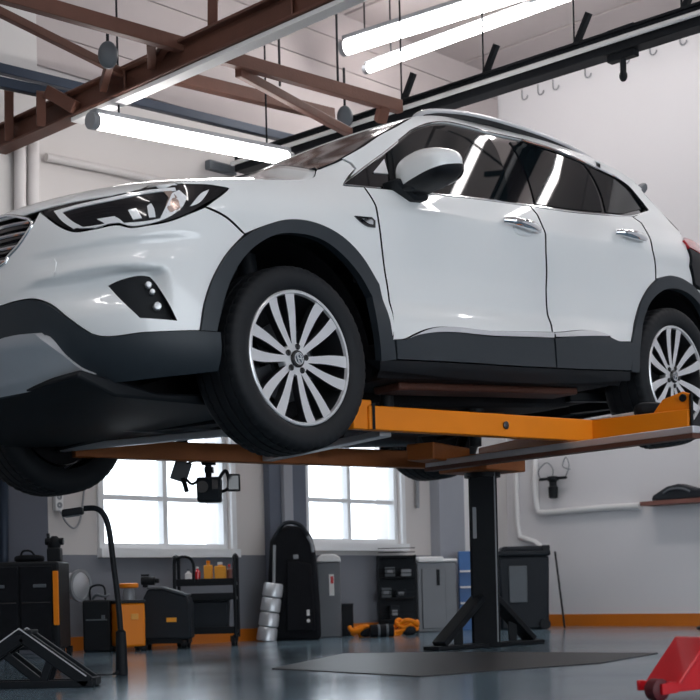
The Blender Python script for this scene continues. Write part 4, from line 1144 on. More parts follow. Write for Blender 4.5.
# lifting pads up to the sills
for (x, y, zb) in ((-.80, .58, 1.03), (-1.60, .42, 1.03), (-.60, -.62, 1.07), (-1.75, -.33, 1.07)):
    top = (CAR_O+CAR_R @ Vector((x, y, .30 if abs(y) > .5 else .245))).z
    p = L(x, y, zb-.01)
    bm = new(); lathe(bm, [(0, .03), (max(top-zb-.012, .01), .03), (max(top-zb-.01, .012), .045), (max(top-zb+.008, .03), .045)], p, UP, 20)
    obj('lifting_pad', bm, M['rubber'], lift)
bm = new(); blob(bm, L(-1.90, 1.22, 1.135), (.07, .05, .035), 3); obj('stop_block', bm, M['black_steel'], lift, bevel=.008)
# ================================================================ THINGS ON THE FLOOR AND WALLS
def spot(px, depth):
    d = ray(px, 640); 
    x = d.x*depth
    return Vector((x, depth, 0))
def hz(py, px, depth): return CAM_H+ray(px, py).z*depth
class Loc:
    """local frame of a floor object: x right, y away, z up; sizes read off in photo measures"""
    def __init__(s, name, label, cat, px0, px1, depth, yaw=0.0, group=None):
        s.d = depth; s.pm = (px0+px1)/2; s.o = spot(s.pm, depth); s.k = depth/FPX
        s.w = (px1-px0)*s.k
        s.t = thing(name, label, cat, s.o, yaw, group)
    def z(s, py): return hz(py, s.pm, s.d)
    def x(s, px): return (px-s.pm)*s.k
def casters(t, xs, ys, r, m='black_steel'):
    for x in xs:
        for y in ys:
            bm = new(); cyl(bm, (x-.012, y, r), (x+.012, y, r), r, n=16); box(bm, (x, y, r*1.5), (.035, .02, r*1.2))
            obj('caster', bm, M[m], t)
# --- black tool cabinet at far left
q = Loc('tool_cabinet', 'large black rolling tool cabinet with orange edge at far left', 'cabinet', -28, 60, 7.55)
h = q.z(562)
bm = new(); box(bm, (0, .15, .05+(h-.05)/2), (q.w, .30, h-.05)); obj('body', bm, M['blackpl'], q.t, bevel=.012)
for a, b in ((-27, 20), (22, 54)):
    bm = new(); box(bm, ((q.x(a)+q.x(b))/2, -.008, .07+(h-.09)/2), (q.x(b)-q.x(a), .02, h-.10)); d = obj('door', bm, M['fabric'], q.t, bevel=.006)
    bm = new(); box(bm, ((q.x(a)+q.x(b))/2+.02, -.021, h*.75), (.07, .008, .018)); obj('handle', bm, M['midgrey'], d, bevel=.003)
    bm = new(); box(bm, ((q.x(a)+q.x(b))/2, -.019, h*.58), (q.x(b)-q.x(a)-.02, .006, .006)); obj('door_seam', bm, M['blackgloss'], d)
bm = new(); box(bm, (q.x(57.5), -.012, q.z(599)), (q.x(60)-q.x(55), .03, q.z(572)-q.z(626))); obj('edge_strip', bm, M['orange'], q.t, bevel=.003)
casters(q.t, (q.x(5), q.x(60)), (.05, .25), .028)
top = spot(29, 7.72)+UP*h
t = thing('tool_bag', 'flat black bag lying on top of the black tool cabinet', 'bag', top)
bm = new(); blob(bm, (0, .06, .022), (.08, .07, .022), 3.2); obj('bag_body', bm, M['fabric'], t)
bm = new(); tube(bm, [(-.04, .02, .035), (-.02, .0, .062), (.02, .0, .062), (.04, .02, .035)], .006, 8); obj('bag_handle', bm, M['fabric'], t)
top = spot(55, 7.75)+UP*h
t = thing('air_tool', 'black pump-like tool standing on the tool cabinet beside the bag', 'tool', top)
bm = new(); box(bm, (0, .05, .04), (.075, .08, .08)); obj('tool_base', bm, M['blackpl'], t, bevel=.01)
bm = new(); lathe(bm, [(.07, .03), (.10, .036), (.13, .03), (.145, .015)], (0, .05, 0), (0, 0, 1), 16); cyl(bm, (-.05, .05, .115), (.05, .05, .115), .02, n=14); obj('tool_head', bm, M['black_steel'], t)
bm = new(); bar(bm, (-.03, .05, .08), (-.035, .05, .16), .015, .015); obj('tool_grip', bm, M['blackpl'], t)
# --- hose reel on the wall
c = on_wall(73, 586, True, .17)
t = thing('hose_reel', 'silver drum fixed to the wall right of the black tool cabinet', 'reel', c)
ax = (DR*.8+Vector((.75, -.15, 0))).normalized()
bm = new(); lathe(bm, [(-.10, .06), (-.10, .078), (.06, .080), (.065, .06), (.065, .001)], (0, 0, 0), ax, 32); obj('drum', bm, M['steel'], t)
bm = new(); lathe(bm, [(.045, .08), (.045, .098), (.065, .098), (.065, .08), (.045, .08)], (0, 0, 0), ax, 32); obj('flange', bm, M['greymetal'], t)
bm = new(); bar(bm, (0, 0, 0), -DR*.16, .05, .05); obj('wall_bracket', bm, M['black_steel'], t)
# --- socket strip and cables
c = on_wall(58, 497, True, .015)
t = thing('socket_strip', 'white socket strip on the wall above the tool cabinet', 'socket', c)
bm = new(); R_ = Matrix.Rotation(math.radians(-44), 3, 'Z'); 
box(bm, (0, 0, 0), (.03, .06, .17), R_); obj('strip_body', bm, M['white'], t, bevel=.006)
for zz in (-.05, 0, .05):
    bm = new(); lathe(bm, [(.014, .018), (.018, .018), (.018, .012), (.014, .001)], UP*zz, DR, 16); obj('socket', bm, M['greymetal'], t)
bm = new(); tube(bm, [on_wall(x, y, True, .02) for x, y in ((61, 512), (66, 522), (74, 528), (80, 520), (83, 500), (85, 480), (86, 465))], .006, 8)
tag(obj('wall_cable', bm, M['greymetal']), 'grey cable looping on the wall from the socket strip', 'cable')
# --- black case
dc = 8.3
q = Loc('tool_case', 'upright black case standing between hose reel and orange box', 'case', 83, 111, 8.28)
h = q.z(600)
bm = new(); box(bm, (0, .09, h/2), (q.w, .18, h)); obj('case_body', bm, M['blackpl'], q.t, bevel=.012)
bm = new(); tube(bm, [(-.05, .09, h-.01), (-.045, .09, h+.075), (.03, .09, h+.08), (.04, .09, h-.01)], .006, 8); obj('case_handle', bm, M['black_steel'], q.t)
bm = new(); tube(bm, [(-.03, .05, h+.005), (0, .03, h+.03), (.04, .05, h+.02), (.06, .1, h+.03), (.02, .12, h+.02)], .008, 8); obj('cable', bm, M['midgrey'], q.t)
bm = new(); box(bm, (0, -.002, h*.62), (q.w*.75, .01, .008)); box(bm, (.04, -.004, h*.66), (.02, .012, .03)); obj('latch', bm, M['midgrey'], q.t)
# --- orange rolling box
q = Loc('rolling_box', 'orange rolling box on small casters beside the gooseneck lamp', 'box', 115, 148, 8.22, math.radians(22))
h = q.z(603)
bm = new(); box(bm, (0, .08, .03+(h-.03)/2), (q.w*.88, .17, h-.03)); bd = obj('box_body', bm, M['orange'], q.t, bevel=.012)
bm = new(); box(bm, (0, .08, h+.008), (q.w*.9, .18, .02)); obj('box_lid', bm, M['slate'], q.t, bevel=.006)
bm = new(); box(bm, (.02, -.008, h*.72), (.045, .008, .035)); obj('latch', bm, M['yellow'], q.t, bevel=.003)
casters(q.t, (-.07, .07), (.02, .15), .018)
top = spot(130, 8.33)+UP*(h+.018)
t = thing('canister', 'small grey canister with a wide orange cap on the orange box', 'canister', top)
bm = new(); lathe(bm, [(0, .035), (.055, .035), (.065, .028), (.075, .028)], (0, 0, 0), (0, 0, 1), 20); obj('canister_body', bm, M['greymetal'], t)
bm = new(); lathe(bm, [(.07, .05), (.075, .058), (.095, .058), (.10, .045), (.10, .001)], (0, 0, 0), (0, 0, 1), 24); obj('cap', bm, M['orange'], t)
# --- dark machine on casters
q = Loc('machine_cart', 'dark grey floor machine with sloped lid and small yellow label', 'machine', 138, 191, 8.45)
h0, h1 = q.z(612), q.z(589)
bm = new(); w = q.w/2
prism(bm, [(-w*.95, .06), (w, .06), (w, h0+.04), (w*.9, h0+.09), (-w*.1, h1), (-w*.6, h1), (-w*.95, h0+.03)], (0, 0, 0), (1, 0, 0), (0, 0, 1), (0, .22, 0)); obj('machine_body', bm, M['slate'], q.t, bevel=.012)
bm = new(); prism(bm, [(-w*.1, h1+.003), (w*.88, h0+.093), (w*.9, h0+.105), (-w*.08, h1+.016), (-w*.62, h1+.012), (-w*.6, h1+.001)], (0, -.008, 0), (1, 0, 0), (0, 0, 1), (0, .236, 0)); obj('lid', bm, M['midgrey'], q.t, bevel=.003)
bm = new(); box(bm, (q.x(172), -.004, q.z(620)), (q.x(177)-q.x(167), .006, .026)); obj('yellow_label', bm, M['yellow'], q.t)
bm = new(); box(bm, (0, .11, .05), (q.w*.9, .20, .03)); obj('base_frame', bm, M['black_steel'], q.t)
casters(q.t, (-w*.75, w*.75), (.02, .20), .028)
top = spot(150, 8.56)+UP*(h1+.012)
t = thing('power_tool', 'black power tool lying on the dark floor machine', 'tool', top)
bm = new(); cyl(bm, (-.045, 0, .04), (.04, 0, .04), .026, n=16); cyl(bm, (.04, 0, .04), (.065, 0, .04), .014, n=12); box(bm, (-.02, 0, .014), (.03, .03, .028)); box(bm, (-.02, 0, .075), (.05, .02, .012)); obj('tool_body', bm, M['blackpl'], t, bevel=.004)
# --- shelf cart with bottles
q = Loc('shelf_cart', 'black rolling shelf cart loaded with bottles under the left window', 'cart', 176, 236, 8.75)
w = q.w/2; h = q.z(582); D = .22
for x in (-w, w):
    bm = new(); tube(bm, [(x, .0, .05), (x, 0, h+.10), (x, .03, h+.16), (x, D-.03, h+.16), (x, D, h+.10), (x, D, .05)], .011, 8, smooth=3); obj('side_frame', bm, M['black_steel'], q.t)
bm = new(); tube(bm, [(-w, 0, .3), (-w, 0, h+.11), (-w+.03, 0, h+.155), (-w+.09, 0, h+.155), (-w+.12, 0, h+.11), (-w+.12, 0, h)], .009, 8, smooth=3); obj('front_loop', bm, M['black_steel'], q.t)
for zz in (h, .10, (h+.1)*.62):
    bm = new(); box(bm, (0, D/2, zz-.012), (2*w, D, .02)); box(bm, (0, .004, zz+.006), (2*w, .008, .03)); obj('shelf', bm, M['black_steel'], q.t, bevel=.003)
casters(q.t, (-w*.9, w*.9), (.02, D-.02), .03)
def bottle(px, hh, r, m, label, capm='white', jug=False, dep=8.86, cat='bottle', tilt=0):
    p = spot(px, dep)+UP*(h-.001)
    t = thing('bottle', label, cat, p)
    bm = new()
    if jug: box(bm, (0, 0, hh*.4), (r*2, r*1.3, hh*.8)); lathe(bm, [(hh*.78, r*.5), (hh*.9, r*.35)], (0, 0, 0), (0, 0, 1), 14)
    else: lathe(bm, [(0, r), (hh*.68, r), (hh*.78, r*.45), (hh*.9, r*.4)], (0, 0, 0), (0, 0, 1), 16)
    obj('bottle_body', bm, M[m], t, bevel=.006 if jug else 0)
    bm = new(); lathe(bm, [(hh*.88, r*.45), (hh, r*.45), (hh, .001)], (0, 0, 0), (0, 0, 1), 14); obj('cap', bm, M[capm], t)
bottle(210, .135, .028, 'yellow', 'yellow jug on the cart top shelf, left of the amber one', 'orange', True)
bottle(222, .125, .036, 'yellow', 'wide amber jug at the middle of the cart top shelf', 'paper', True, 8.84)
bottle(199, .10, .020, 'jackred', 'small red bottle on the cart left of the yellow jug', 'white')
bottle(190, .085, .022, 'paper', 'small pale bottle at the left of the cart top shelf', 'midgrey')
bottle(231, .11, .018, 'wood', 'brown bottle at the right end of the cart top shelf', 'jackred')
p = spot(206, 8.83)+UP*.099
t = thing('storage_tub', 'black tub on the bottom shelf of the bottle cart', 'tub', p)
bm = new(); box(bm, (0, .03, .09), (w*1.5, .15, .18), taper=1.06); obj('tub_body', bm, M['slate'], t, bevel=.01)
bm = new(); box(bm, (0, .03, .187), (w*1.64, .175, .014)); obj('tub_lid', bm, M['blackpl'], t, bevel=.004)
# --- silver tube stack
q = Loc('metal_canister_stack', 'leaning silver ribbed metal column left of the tall black bag', 'canister', 254, 277, 9.3)
h = q.z(583); lean = Vector((.06, 0, h))
bm = new()
n = 4
for k in range(n):
    a, b = lean*(k/n), lean*((k+1)/n)
    d = lean.normalized()
    lathe(bm, [(.0, .058), (.008, .068), (h/n-.016, .066), (h/n-.004, .058)], a+Vector((0, .08, 0.003)), d, 20)
obj('column_body', bm, M['steel'], q.t)
bm = new(); cyl(bm, lean+Vector((0, .08, 0)), Vector((q.x(276), .10, q.z(545))), .010, n=10); obj('rod', bm, M['greymetal'], q.t)
# --- tall black bag
q = Loc('equipment_bag', 'tall black padded bag with rounded top standing against the pillar', 'bag', 264, 321, 9.45)
h = q.z(525); w = q.w/2
bm = new()
prism(bm, [(-w*.92, 0), (w, 0), (w*.98, h*.3), (w*.86, h*.78), (w*.72, h*.93), (w*.4, h*.985), (-w*.1, h), (-w*.5, h*.96), (-w*.72, h*.86), (-w*.8, h*.6)], (0, 0, 0), (1, 0, 0), (0, 0, 1), (0, .20, 0)); obj('bag_body', bm, M['fabric'], q.t, bevel=.03, seg=4)
bm = new(); prism(bm, [(-w*.2, .06), (w*.82, .06), (w*.72, h*.66), (-w*.12, h*.70)], (0, -.03, 0), (1, 0, 0), (0, 0, 1), (0, .035, 0)); obj('front_pocket', bm, M['fabric'], q.t, bevel=.014, seg=3)
bm = new(); tube(bm, [(-w*.62, .03, h*.86), (-w*.2, -.015, h*1.01), (w*.4, -.015, h*.99), (w*.8, .02, h*.80)], .014, 10); obj('carry_strap', bm, M['slate'], q.t)
bm = new(); box(bm, (q.x(298), -.034, q.z(557)), (.035, .006, .03)); obj('badge', bm, M['greymetal'], q.t, bevel=.003)
bm = new(); box(bm, (q.x(309), -.034, q.z(613)), (.02, .006, .04)); blob(bm, (q.x(309), -.034, q.z(621)), (.012, .006, .012)); obj('tag', bm, M['paper'], q.t, bevel=.003)
bm = new(); tube(bm, [(w*.62, -.012, h*.9), (w*.75, -.014, h*.84), (w*.8, -.01, h*.76)], .012, 8); obj('buckle', bm, M['greymetal'], q.t)
# --- grey bin with tag
q = Loc('pedal_bin', 'tall grey bin with pale lid and hanging tag right of the black bag', 'bin', 319, 342, 9.85)
h = q.z(562); w = q.w/2
bm = new(); box(bm, (0, .09, h/2), (q.w, .18, h)); obj('bin_body', bm, M['steelgrey'], q.t, bevel=.01)
bm = new(); prism(bm, [(-w*1.08, h), (w*1.08, h), (w*1.0, h+.035), (w*.5, h+.055), (-w*.6, h+.055), (-w*1.0, h+.03)], (0, -.01, 0), (1, 0, 0), (0, 0, 1), (0, .20, 0)); obj('bin_lid', bm, M['white'], q.t, bevel=.008)
bm = new(); box(bm, (q.x(333), -.006, q.z(585)), (.035, .006, .15)); tg_ = obj('paper_tag', bm, M['paper'], q.t)
bm = new(); box(bm, (q.x(333.5), -.0105, q.z(580)), (.02, .004, .05)); obj('red_print', bm, M['redink'], tg_)
q = Loc('small_box', 'small black box on the floor right of the grey pedal bin', 'box', 342, 354, 10.15)
h = q.z(605)
bm = new(); box(bm, (0, .06, h/2), (q.w, .12, h)); obj('box_body', bm, M['blackpl'], q.t, bevel=.006)
bm = new(); box(bm, (0, .06, h+.004), (q.w*1.05, .126, .012)); obj('box_lid', bm, M['slate'], q.t, bevel=.003)
# --- black wire rack
q = Loc('wire_rack', 'black open rack of dark tools against the window wall', 'rack', 380, 417, 10.35)
w = q.w/2; h = q.z(555); D = .14
bm = new()
for x in (-w, w):
    for y in (0, D): bar(bm, (x, y, .0), (x, y, h), .014, .014)
obj('uprights', bm, M['black_steel'], q.t)
zs_ = [.10, h*.45, h*.72, h-.01]
for zz in zs_:
    bm = new(); box(bm, (0, D/2, zz), (2*w, D, .012))
    for k in range(2): bar(bm, (-w, 0, zz+.03+.03*k), (w, 0, zz+.03+.03*k), .006, .006)
    obj('shelf', bm, M['black_steel'], q.t)
bm = new(); box(bm, (0, D, h/2), (2*w, .008, h*.96)); obj('back_panel', bm, M['slate'], q.t)
items = [(-.08, 0, .075, 'midgrey', 'grey carton on the second rack shelf, left side', 'carton'), (.03, 0, .06, 'slate', 'dark carton on the second rack shelf, right side', 'carton'), (-.05, 1, .07, 'midgrey', 'grey carton on the third rack shelf, left side', 'carton'), (.07, 1, .055, 'greymetal', 'pale carton on the third rack shelf, right side', 'carton'), (-.02, -1, .10, 'slate', 'dark carton on the bottom rack shelf', 'carton')]
for x, lv, hh, m, lb, ct in items:
    p = q.o+Vector((x, D*.55, zs_[lv+1]+.0055))
    t = thing('carton', lb, ct, p)
    bm = new(); box(bm, (0, 0, hh/2), (.075, .08, hh)); obj('carton_body', bm, M[m], t, bevel=.004)
    bm = new(); box(bm, (0, -.042, hh*.5), (.04, .004, hh*.4)); obj('carton_label', bm, M['greymetal'], t)
# --- orange cables on the floor
def cable_heap(px, dep, label, n, sx, m='orange'):
    p = spot(px, dep); t = thing('cable_coil', label, 'cable', p)
    bm = new(); rnd = random.Random(px)
    for k in range(n):
        a0 = rnd.random()*6; r = .04+.03*rnd.random(); cx = (rnd.random()-.5)*sx; zz = .022+.03*k*.6
        pts = [(cx+math.cos(a0+i*.7)*r*1.3, math.sin(a0+i*.7)*r*.8, zz+.018*math.sin(i*1.9+k)) for i in range(9)]
        tube(bm, pts, .016, 8, smooth=3)
    obj('coil', bm, M[m], t)
    bm = new(); blob(bm, (sx*.35, -.03, .035), (.05, .03, .033), 3); obj('plug', bm, M['blackpl'], t)
cable_heap(364, 9.75, 'low orange cable coil on the floor left of the black tool roll', 3, .07)
cable_heap(404, 9.95, 'bulky orange cable heap on the floor before the wire rack', 5, .10)
p = spot(382, 9.65); t = thing('tool_roll', 'black tool roll on the floor between the orange cable coils', 'tool roll', p)
bm = new(); cyl(bm, (-.08, 0, .045), (.08, .02, .045), .044, n=18); obj('roll', bm, M['fabric'], t)
bm = new(); cyl(bm, (-.03, .007, .045), (-.015, .009, .045), .047, n=18); cyl(bm, (.03, .013, .045), (.045, .014, .045), .047, n=18); obj('strap', bm, M['midgrey'], t)
# --- grey cabinet with white lid
q = Loc('parts_cabinet', 'light grey metal cabinet with white lid left of the lift column', 'cabinet', 417, 461, 10.55, math.radians(14))
h = q.z(562); w = q.w/2
bm = new(); box(bm, (0, .13, h/2), (q.w*.94, .24, h)); obj('cabinet_body', bm, M['steelgrey'], q.t, bevel=.008)
bm = new(); box(bm, (-w*.30, .12, h+.02), (q.w*.62, .26, .045)); box(bm, (w*.5, .13, h+.012), (q.w*.5, .25, .025)); obj('cabinet_lid', bm, M['white'], q.t, bevel=.012)
bm = new(); box(bm, (-w*.18, .003, h*.48), (q.w*.56, .012, h*.86)); dr = obj('door', bm, M['steelgrey'], q.t, bevel=.004)
bm = new(); box(bm, (w*.02, -.008, h*.78), (.022, .014, .12)); obj('handle', bm, M['black_steel'], dr, bevel=.003)
# --- blue bin rack
q = Loc('bin_rack', 'blue shelf unit with white trays right behind the grey parts cabinet', 'rack', 461, 482, 10.8)
h = q.z(551)
bm = new(); box(bm, (0, .08, h/2), (q.w, .10, h)); obj('rack_body', bm, M['blue'], q.t, bevel=.004)
for py in (571, 587, 603):
    bm = new(); box(bm, (0, .02, q.z(py)), (q.w*.95, .05, .014)); obj('tray_lip', bm, M['white'], q.t)
# --- big bin
q = Loc('waste_bin', 'big dark grey plastic bin with flat lid behind the lift column', 'bin', 500, 552, 10.55)
h = q.z(556); w = q.w/2
bm = new(); box(bm, (0, .16, h/2), (q.w*.92, .30, h), taper=1.06); obj('bin_body', bm, M['slate'], q.t, bevel=.02)
bm = new(); box(bm, (0, .16, h+.02), (q.w*1.02, .34, .04)); box(bm, (.02, .16, h+.055), (q.w*.9, .30, .04)); obj('bin_lid', bm, M['slate'], q.t, bevel=.012)
bm = new(); box(bm, (w*.85, .02, h+.05), (.06, .05, .06)); obj('lid_hinge', bm, M['blackpl'], q.t, bevel=.008)
bm = new(); box(bm, (-w*.25, -.004, h*.62), (w*.7, .012, h*.5)); obj('front_panel', bm, M['midgrey'], q.t, bevel=.006)
bm = new(); cyl(bm, (w*.75, -.03, .04), (w*.75, .0, .04), .04, n=16); obj('wheel', bm, M['blackpl'], q.t)
a = on_wall(555, 552, False, .02); b_ = spot(565, 10.55); b_.z = .01
bm = new(); cyl(bm, b_, a, .008, n=8); tag(obj('stick', bm, M['black_steel']), 'thin dark stick leaning on the wall right of the waste bin', 'stick')
# --- wall device
c = on_wall(553, 486, False, .06)
t = thing('regulator', 'black air regulator hanging on the right wall inside the pipe bend', 'regulator', c)
RW = Matrix.Rotation(math.radians(46), 3, 'Z')
bm = new(); lathe(bm, [(-.10, .02), (-.095, .035), (-.01, .04), (.0, .03), (.03, .03), (.05, .045), (.075, .045), (.08, .02)], (0, 0, 0), (0, 0, 1), 18); obj('regulator_body', bm, M['blackpl'], t)
bm = new(); cyl(bm, DR*-.13+UP*.06, DR*.13+UP*.06, .012, n=10); bar(bm, UP*.06, UP*.06-DB*.06, .03, .03); obj('pipe_bracket', bm, M['black_steel'], t)
bm = new()
tube(bm, [DR*-.12+UP*.06, DR*-.14+UP*.13, DR*-.06+UP*.19, DR*.0+UP*.14, UP*.08], .006, 8); tube(bm, [DR*.12+UP*.06, DR*.16+UP*.15, DR*.13+UP*.22, DR*.10+UP*.15, DR*.17+UP*.12], .006, 8); obj('hose', bm, M['greymetal'], t)
# --- shelf and case
pa, pb = wall_uv(652, 504, False), wall_uv(700, 499.5, False)
bm = new(); slab_uv(bm, CORNER, DR, DB, pa[0], pb[0]+.5, pa[1]-.02, pa[1]+.012, .17)
bm2 = bm; tag(obj('wall_shelf', bm2, M['wood'], bevel=.003), 'reddish wooden shelf on the right wall', 'shelf')
c = CORNER+DR*(pb[0]-.07)+DB*.09+UP*(pa[1]+.012)
t = thing('power_tool_case', 'low dark grey moulded case lying on the wooden wall shelf', 'case', c, WA)
bm = new(); prism(bm, [(-.25, 0), (.30, 0), (.30, .05), (.12, .07), (-.02, .115), (-.12, .10), (-.24, .04)], (0, -.07, 0), (1, 0, 0), (0, 0, 1), (0, .14, 0)); obj('case_body', bm, M['slate'], t, bevel=.015, seg=3)
bm = new(); tube(bm, [(-.14, -.072, .05), (-.08, -.08, .075), (.02, -.08, .075), (.08, -.072, .05)], .009, 8); obj('case_handle', bm, M['midgrey'], t)
# --- red jack
jd = 3.9
o = spot(660, jd)
t = thing('floor_jack', 'red trolley jack at the lower right corner', 'jack', o, math.radians(30))
prof = [(.028, .022), (.026, .052), (.04, .053), (.066, .048), (.184, .172), (.62, .160), (.62, .030), (.2, .026)]
for y in (0, .12):
    bm = new(); prism(bm, prof, (0, y, 0), (1, 0, 0), (0, 0, 1), (0, .012, 0)); obj('side_frame', bm, M['jackred'], t, bevel=.003)
bm = new(); prism(bm, [(.060, .046), (.180, .172), (.26, .170), (.26, .160), (.186, .160), (.072, .044)], (0, -.003, 0), (1, 0, 0), (0, 0, 1), (0, .138, 0)); obj('front_cover', bm, M['jackred'], t, bevel=.004)
bm = new(); bar(bm, (.24, .066, .12), (.55, .066, .17), .05, .05); lathe(bm, [(.155, .03), (.185, .03), (.19, .05), (.20, .05)], (.27, .066, 0), (0, 0, 1), 16); obj('lift_arm', bm, M['black_steel'], t, bevel=.004)
bm = new(); lathe(bm, [(-.022, .022), (-.018, .031), (.018, .031), (.022, .022), (.022, .001)], (.012, .030, .031), (0, 1, 0), 24); obj('wheel', bm, M['darkred'], t)
for y in (-.03, .15):
    bm = new(); lathe(bm, [(-.012, .03), (.012, .03), (.012, .001)], (.58, y, .031), (0, 1, 0), 20); obj('caster', bm, M['black_steel'], t)
bm = new(); cyl(bm, (.012, .0, .031), (.012, .060, .031), .009, n=10); bar(bm, (.004, .058, .033), (.09, .058, .036), .012, .034); bar(bm, (.004, .004, .033), (.06, .004, .036), .010, .030); obj('axle', bm, M['jackred'], t)
# --- black triangular stand
sd_ = 5.1
o = spot(40, sd_)
t = thing('support_stand', 'black triangular steel stand on the floor at lower left', 'stand', o)
k = sd_/FPX
def X(px): return (px-40)*k
def Z(py): return max(hz(py, 40, sd_), .0)
for y in (0, .10):
    bm = new()
    bar(bm, (X(22), y, Z(635)), (X(88), y, Z(684)), .025, .05); bar(bm, (X(22), y, Z(635)), (X(-55), y, Z(684)), .025, .052)
    bar(bm, (X(-60), y, .014), (X(93), y, .014), .025, .028)
    bar(bm, (X(50), y, Z(660)), (X(42), y, .02), .02, .03); bar(bm, (X(6), y, Z(655)), (X(40), y, .02), .02, .03)
    obj('side_truss', bm, M['black_steel'], t, bevel=.004)
bm = new(); box(bm, (X(22), .05, Z(632)), (.07, .13, .016)); obj('top_plate', bm, M['black_steel'], t, bevel=.004)
for xx in (88, -52):
    bm = new(); bar(bm, (X(xx), 0, .02), (X(xx), .11, .02), .05, .03); obj('cross_bar', bm, M['black_steel'], t, bevel=.004)
for y in (-.014, .114):
    bm = new(); bar(bm, (X(20), y, Z(628)), (X(86), y, Z(677)), .003, .004); bar(bm, (X(20), y, Z(628)), (X(-52), y, Z(677)), .003, .004); obj('worn_edge', bm, M['steel'], t)  # pale strips painted along the legs as their bevel highlight
# --- gooseneck lamp
ld = 5.8
o = spot(121, ld); k = ld/FPX
def LP(px, py): return at(px, py, ld)-o
t = thing('gooseneck_lamp', 'black gooseneck inspection lamp standing before the orange box', 'lamp', o)
bm = new(); lathe(bm, [(0, .022), (.004, .026), (.02, .026), (.18, .021), (.19, .012)], (0, 0, 0), (0, 0, 1), 16); obj('base_sleeve', bm, M['black_steel'], t)
bm = new(); tube(bm, [(0, 0, .17), LP(118, 600), LP(113, 560), LP(109, 530), LP(104, 515), LP(96, 508.5), LP(84, 508.5)], .012, 10); obj('pole', bm, M['black_steel'], t)
bm = new(); c = LP(73, 512); box(bm, c, (.085, .05, .03), (0, -.12, 0)); box(bm, LP(65, 514), (.02, .045, .026), (0, -.12, 0)); obj('lamp_head', bm, M['blackpl'], t, bevel=.007)
bm = new(); box(bm, c+Vector((0, 0, -.017)), (.06, .035, .004), (0, -.12, 0)); obj('lamp_lens', bm, M['midgrey'], t)
bm = new(); tube(bm, [(-.012, -.02, .016), LP(112, 676)+Vector((0, -.05, .0)), LP(100, 674)+Vector((0, -.1, .0)), LP(88, 678)+Vector((0, -.3, .0))], .009, 8)
for v in bm.verts: v.co.z = max(v.co.z, .006)
obj('power_cable', bm, M['blackpl'], t)
# --- camera rig under the lift
rd = 7.05
o = at(208, 458, rd); k = rd/FPX
t = thing('inspection_camera', 'black camera rig with side monitor hanging under the lift', 'camera', o)
def RP(px, py, y=0): return at(px, py, rd)-o+Vector((0, y, 0))
bm = new(); cyl(bm, (0, 0, -.002), RP(208.5, 478), .016, n=12); box(bm, RP(208.5, 463), (.07, .05, .02)); box(bm, RP(209, 470), (.045, .04, .03)); obj('mount', bm, M['black_steel'], t, bevel=.004)
bm = new(); box(bm, RP(209.5, 490), (.118, .10, .125), taper=1.05); obj('camera_body', bm, M['slate'], t, bevel=.012)
bm = new(); cyl(bm, RP(204, 488, -.05), RP(204, 488, -.085), .030, n=18); box(bm, RP(216, 485, -.052), (.03, .012, .05)); obj('camera_lens', bm, M['blackgloss'], t)
bm = new(); box(bm, RP(234, 483, -.02), (.065, .022, .088), (0, 0, .25)); mo = obj('monitor', bm, M['blackpl'], t, bevel=.006)
bm = new(); box(bm, RP(234, 483, -.033), (.05, .004, .068), (0, 0, .25)); obj('screen', bm, M['blackgloss'], mo)
bm = new(); tube(bm, [RP(218, 482), RP(222, 474), RP(226, 471), RP(229, 480)], .009, 8); tube(bm, [RP(220, 492), RP(226, 490), RP(230, 486)], .008, 8); obj('monitor_arm', bm, M['black_steel'], t)
bm = new(); box(bm, RP(181, 471), (.085, .02, .105), (0, .33, .2)); obj('side_panel', bm, M['midgrey'], t, bevel=.005)
bm = new(); bar(bm, RP(183, 478), RP(187, 492), .022, .022); obj('panel_grip', bm, M['black_steel'], t)
bm = new(); tube(bm, [RP(186, 479), RP(192, 484), RP(199, 480)], .007, 8); obj('panel_arm', bm, M['black_steel'], t)
bm = new(); tube(bm, [RP(206, 463), RP(196, 461), RP(186, 464)], .005, 8); obj('panel_cable', bm, M['black_steel'], t)
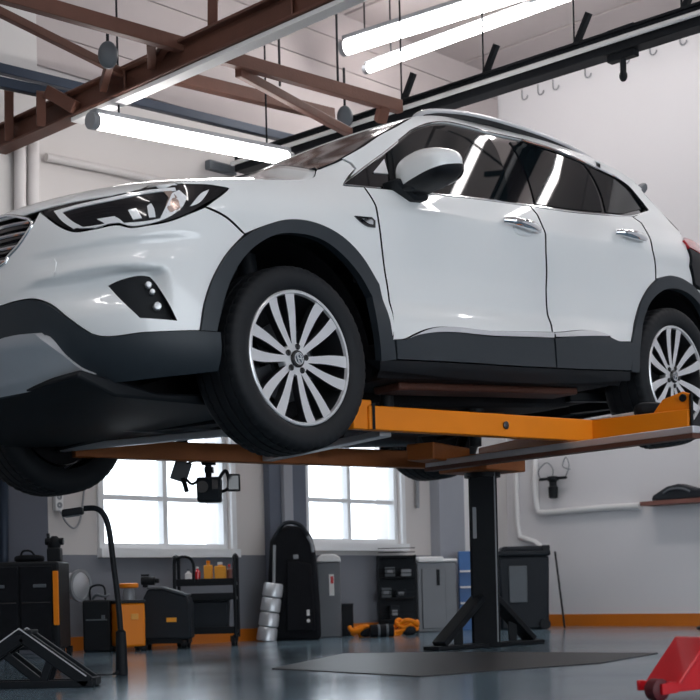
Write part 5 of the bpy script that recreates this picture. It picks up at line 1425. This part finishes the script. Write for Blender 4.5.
# --- dark plate let into the floor
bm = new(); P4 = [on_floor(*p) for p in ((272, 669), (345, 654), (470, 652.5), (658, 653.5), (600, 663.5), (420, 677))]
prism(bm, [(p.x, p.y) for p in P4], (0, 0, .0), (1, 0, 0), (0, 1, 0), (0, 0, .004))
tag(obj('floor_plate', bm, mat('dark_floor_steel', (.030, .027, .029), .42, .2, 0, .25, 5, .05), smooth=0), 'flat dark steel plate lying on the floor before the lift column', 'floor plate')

# ================================================================ CAMERA, LIGHT
cd = bpy.data.cameras.new('camera'); cam = bpy.data.objects.new('camera', cd); COL.objects.link(cam)
cam.location = (0, 0, CAM_H)
cd.sensor_width = 36; cd.lens = FPX/700*36; cd.shift_y = (HORIZON-350)/700
cam.rotation_euler = (Matrix.Rotation(PI/2, 3, 'X') @ Matrix.Rotation(ROLLSIGN*ROLL, 3, 'Z')).to_euler()
cd.clip_start = .05; cd.clip_end = 200
cd.dof.use_dof = True; cd.dof.focus_distance = 6.0; cd.dof.aperture_fstop = 5.0
SC.camera = cam
w = bpy.data.worlds.new('sky'); SC.world = w; w.use_nodes = True
bg = w.node_tree.nodes['Background']; bg.inputs[0].default_value = (.86, .93, 1.0, 1); bg.inputs[1].default_value = WORLD
def area(name, loc, target, sx, sy, power, col=(1, 1, 1)):
    l = bpy.data.lights.new(name, 'AREA'); l.shape = 'RECTANGLE'; l.size = sx; l.size_y = sy; l.energy = power; l.color = col
    o = bpy.data.objects.new(name, l); COL.objects.link(o); o.location = loc
    o.rotation_euler = (Vector(target)-Vector(loc)).to_track_quat('-Z', 'Y').to_euler()
    return o
# unseen ceiling tubes: first pair follows the window reflections, the rest added as fill
for k, (px, dp, zz) in enumerate(EXTRA):
    p = Vector((px, dp, zz))
    fixture(EXTRA_LB[k], p, p+DR*2.2, .06)
for a in AREAS: area(*a)
SC.view_settings.view_transform = 'Standard'; SC.view_settings.look = 'None'; SC.view_settings.gamma = 1.0; SC.view_settings.use_curve_mapping = False
SC.view_settings.exposure = EXPOSURE
SC.cycles.use_denoising = True
SC.cycles.max_bounces = 8; SC.cycles.sample_clamp_indirect = 6
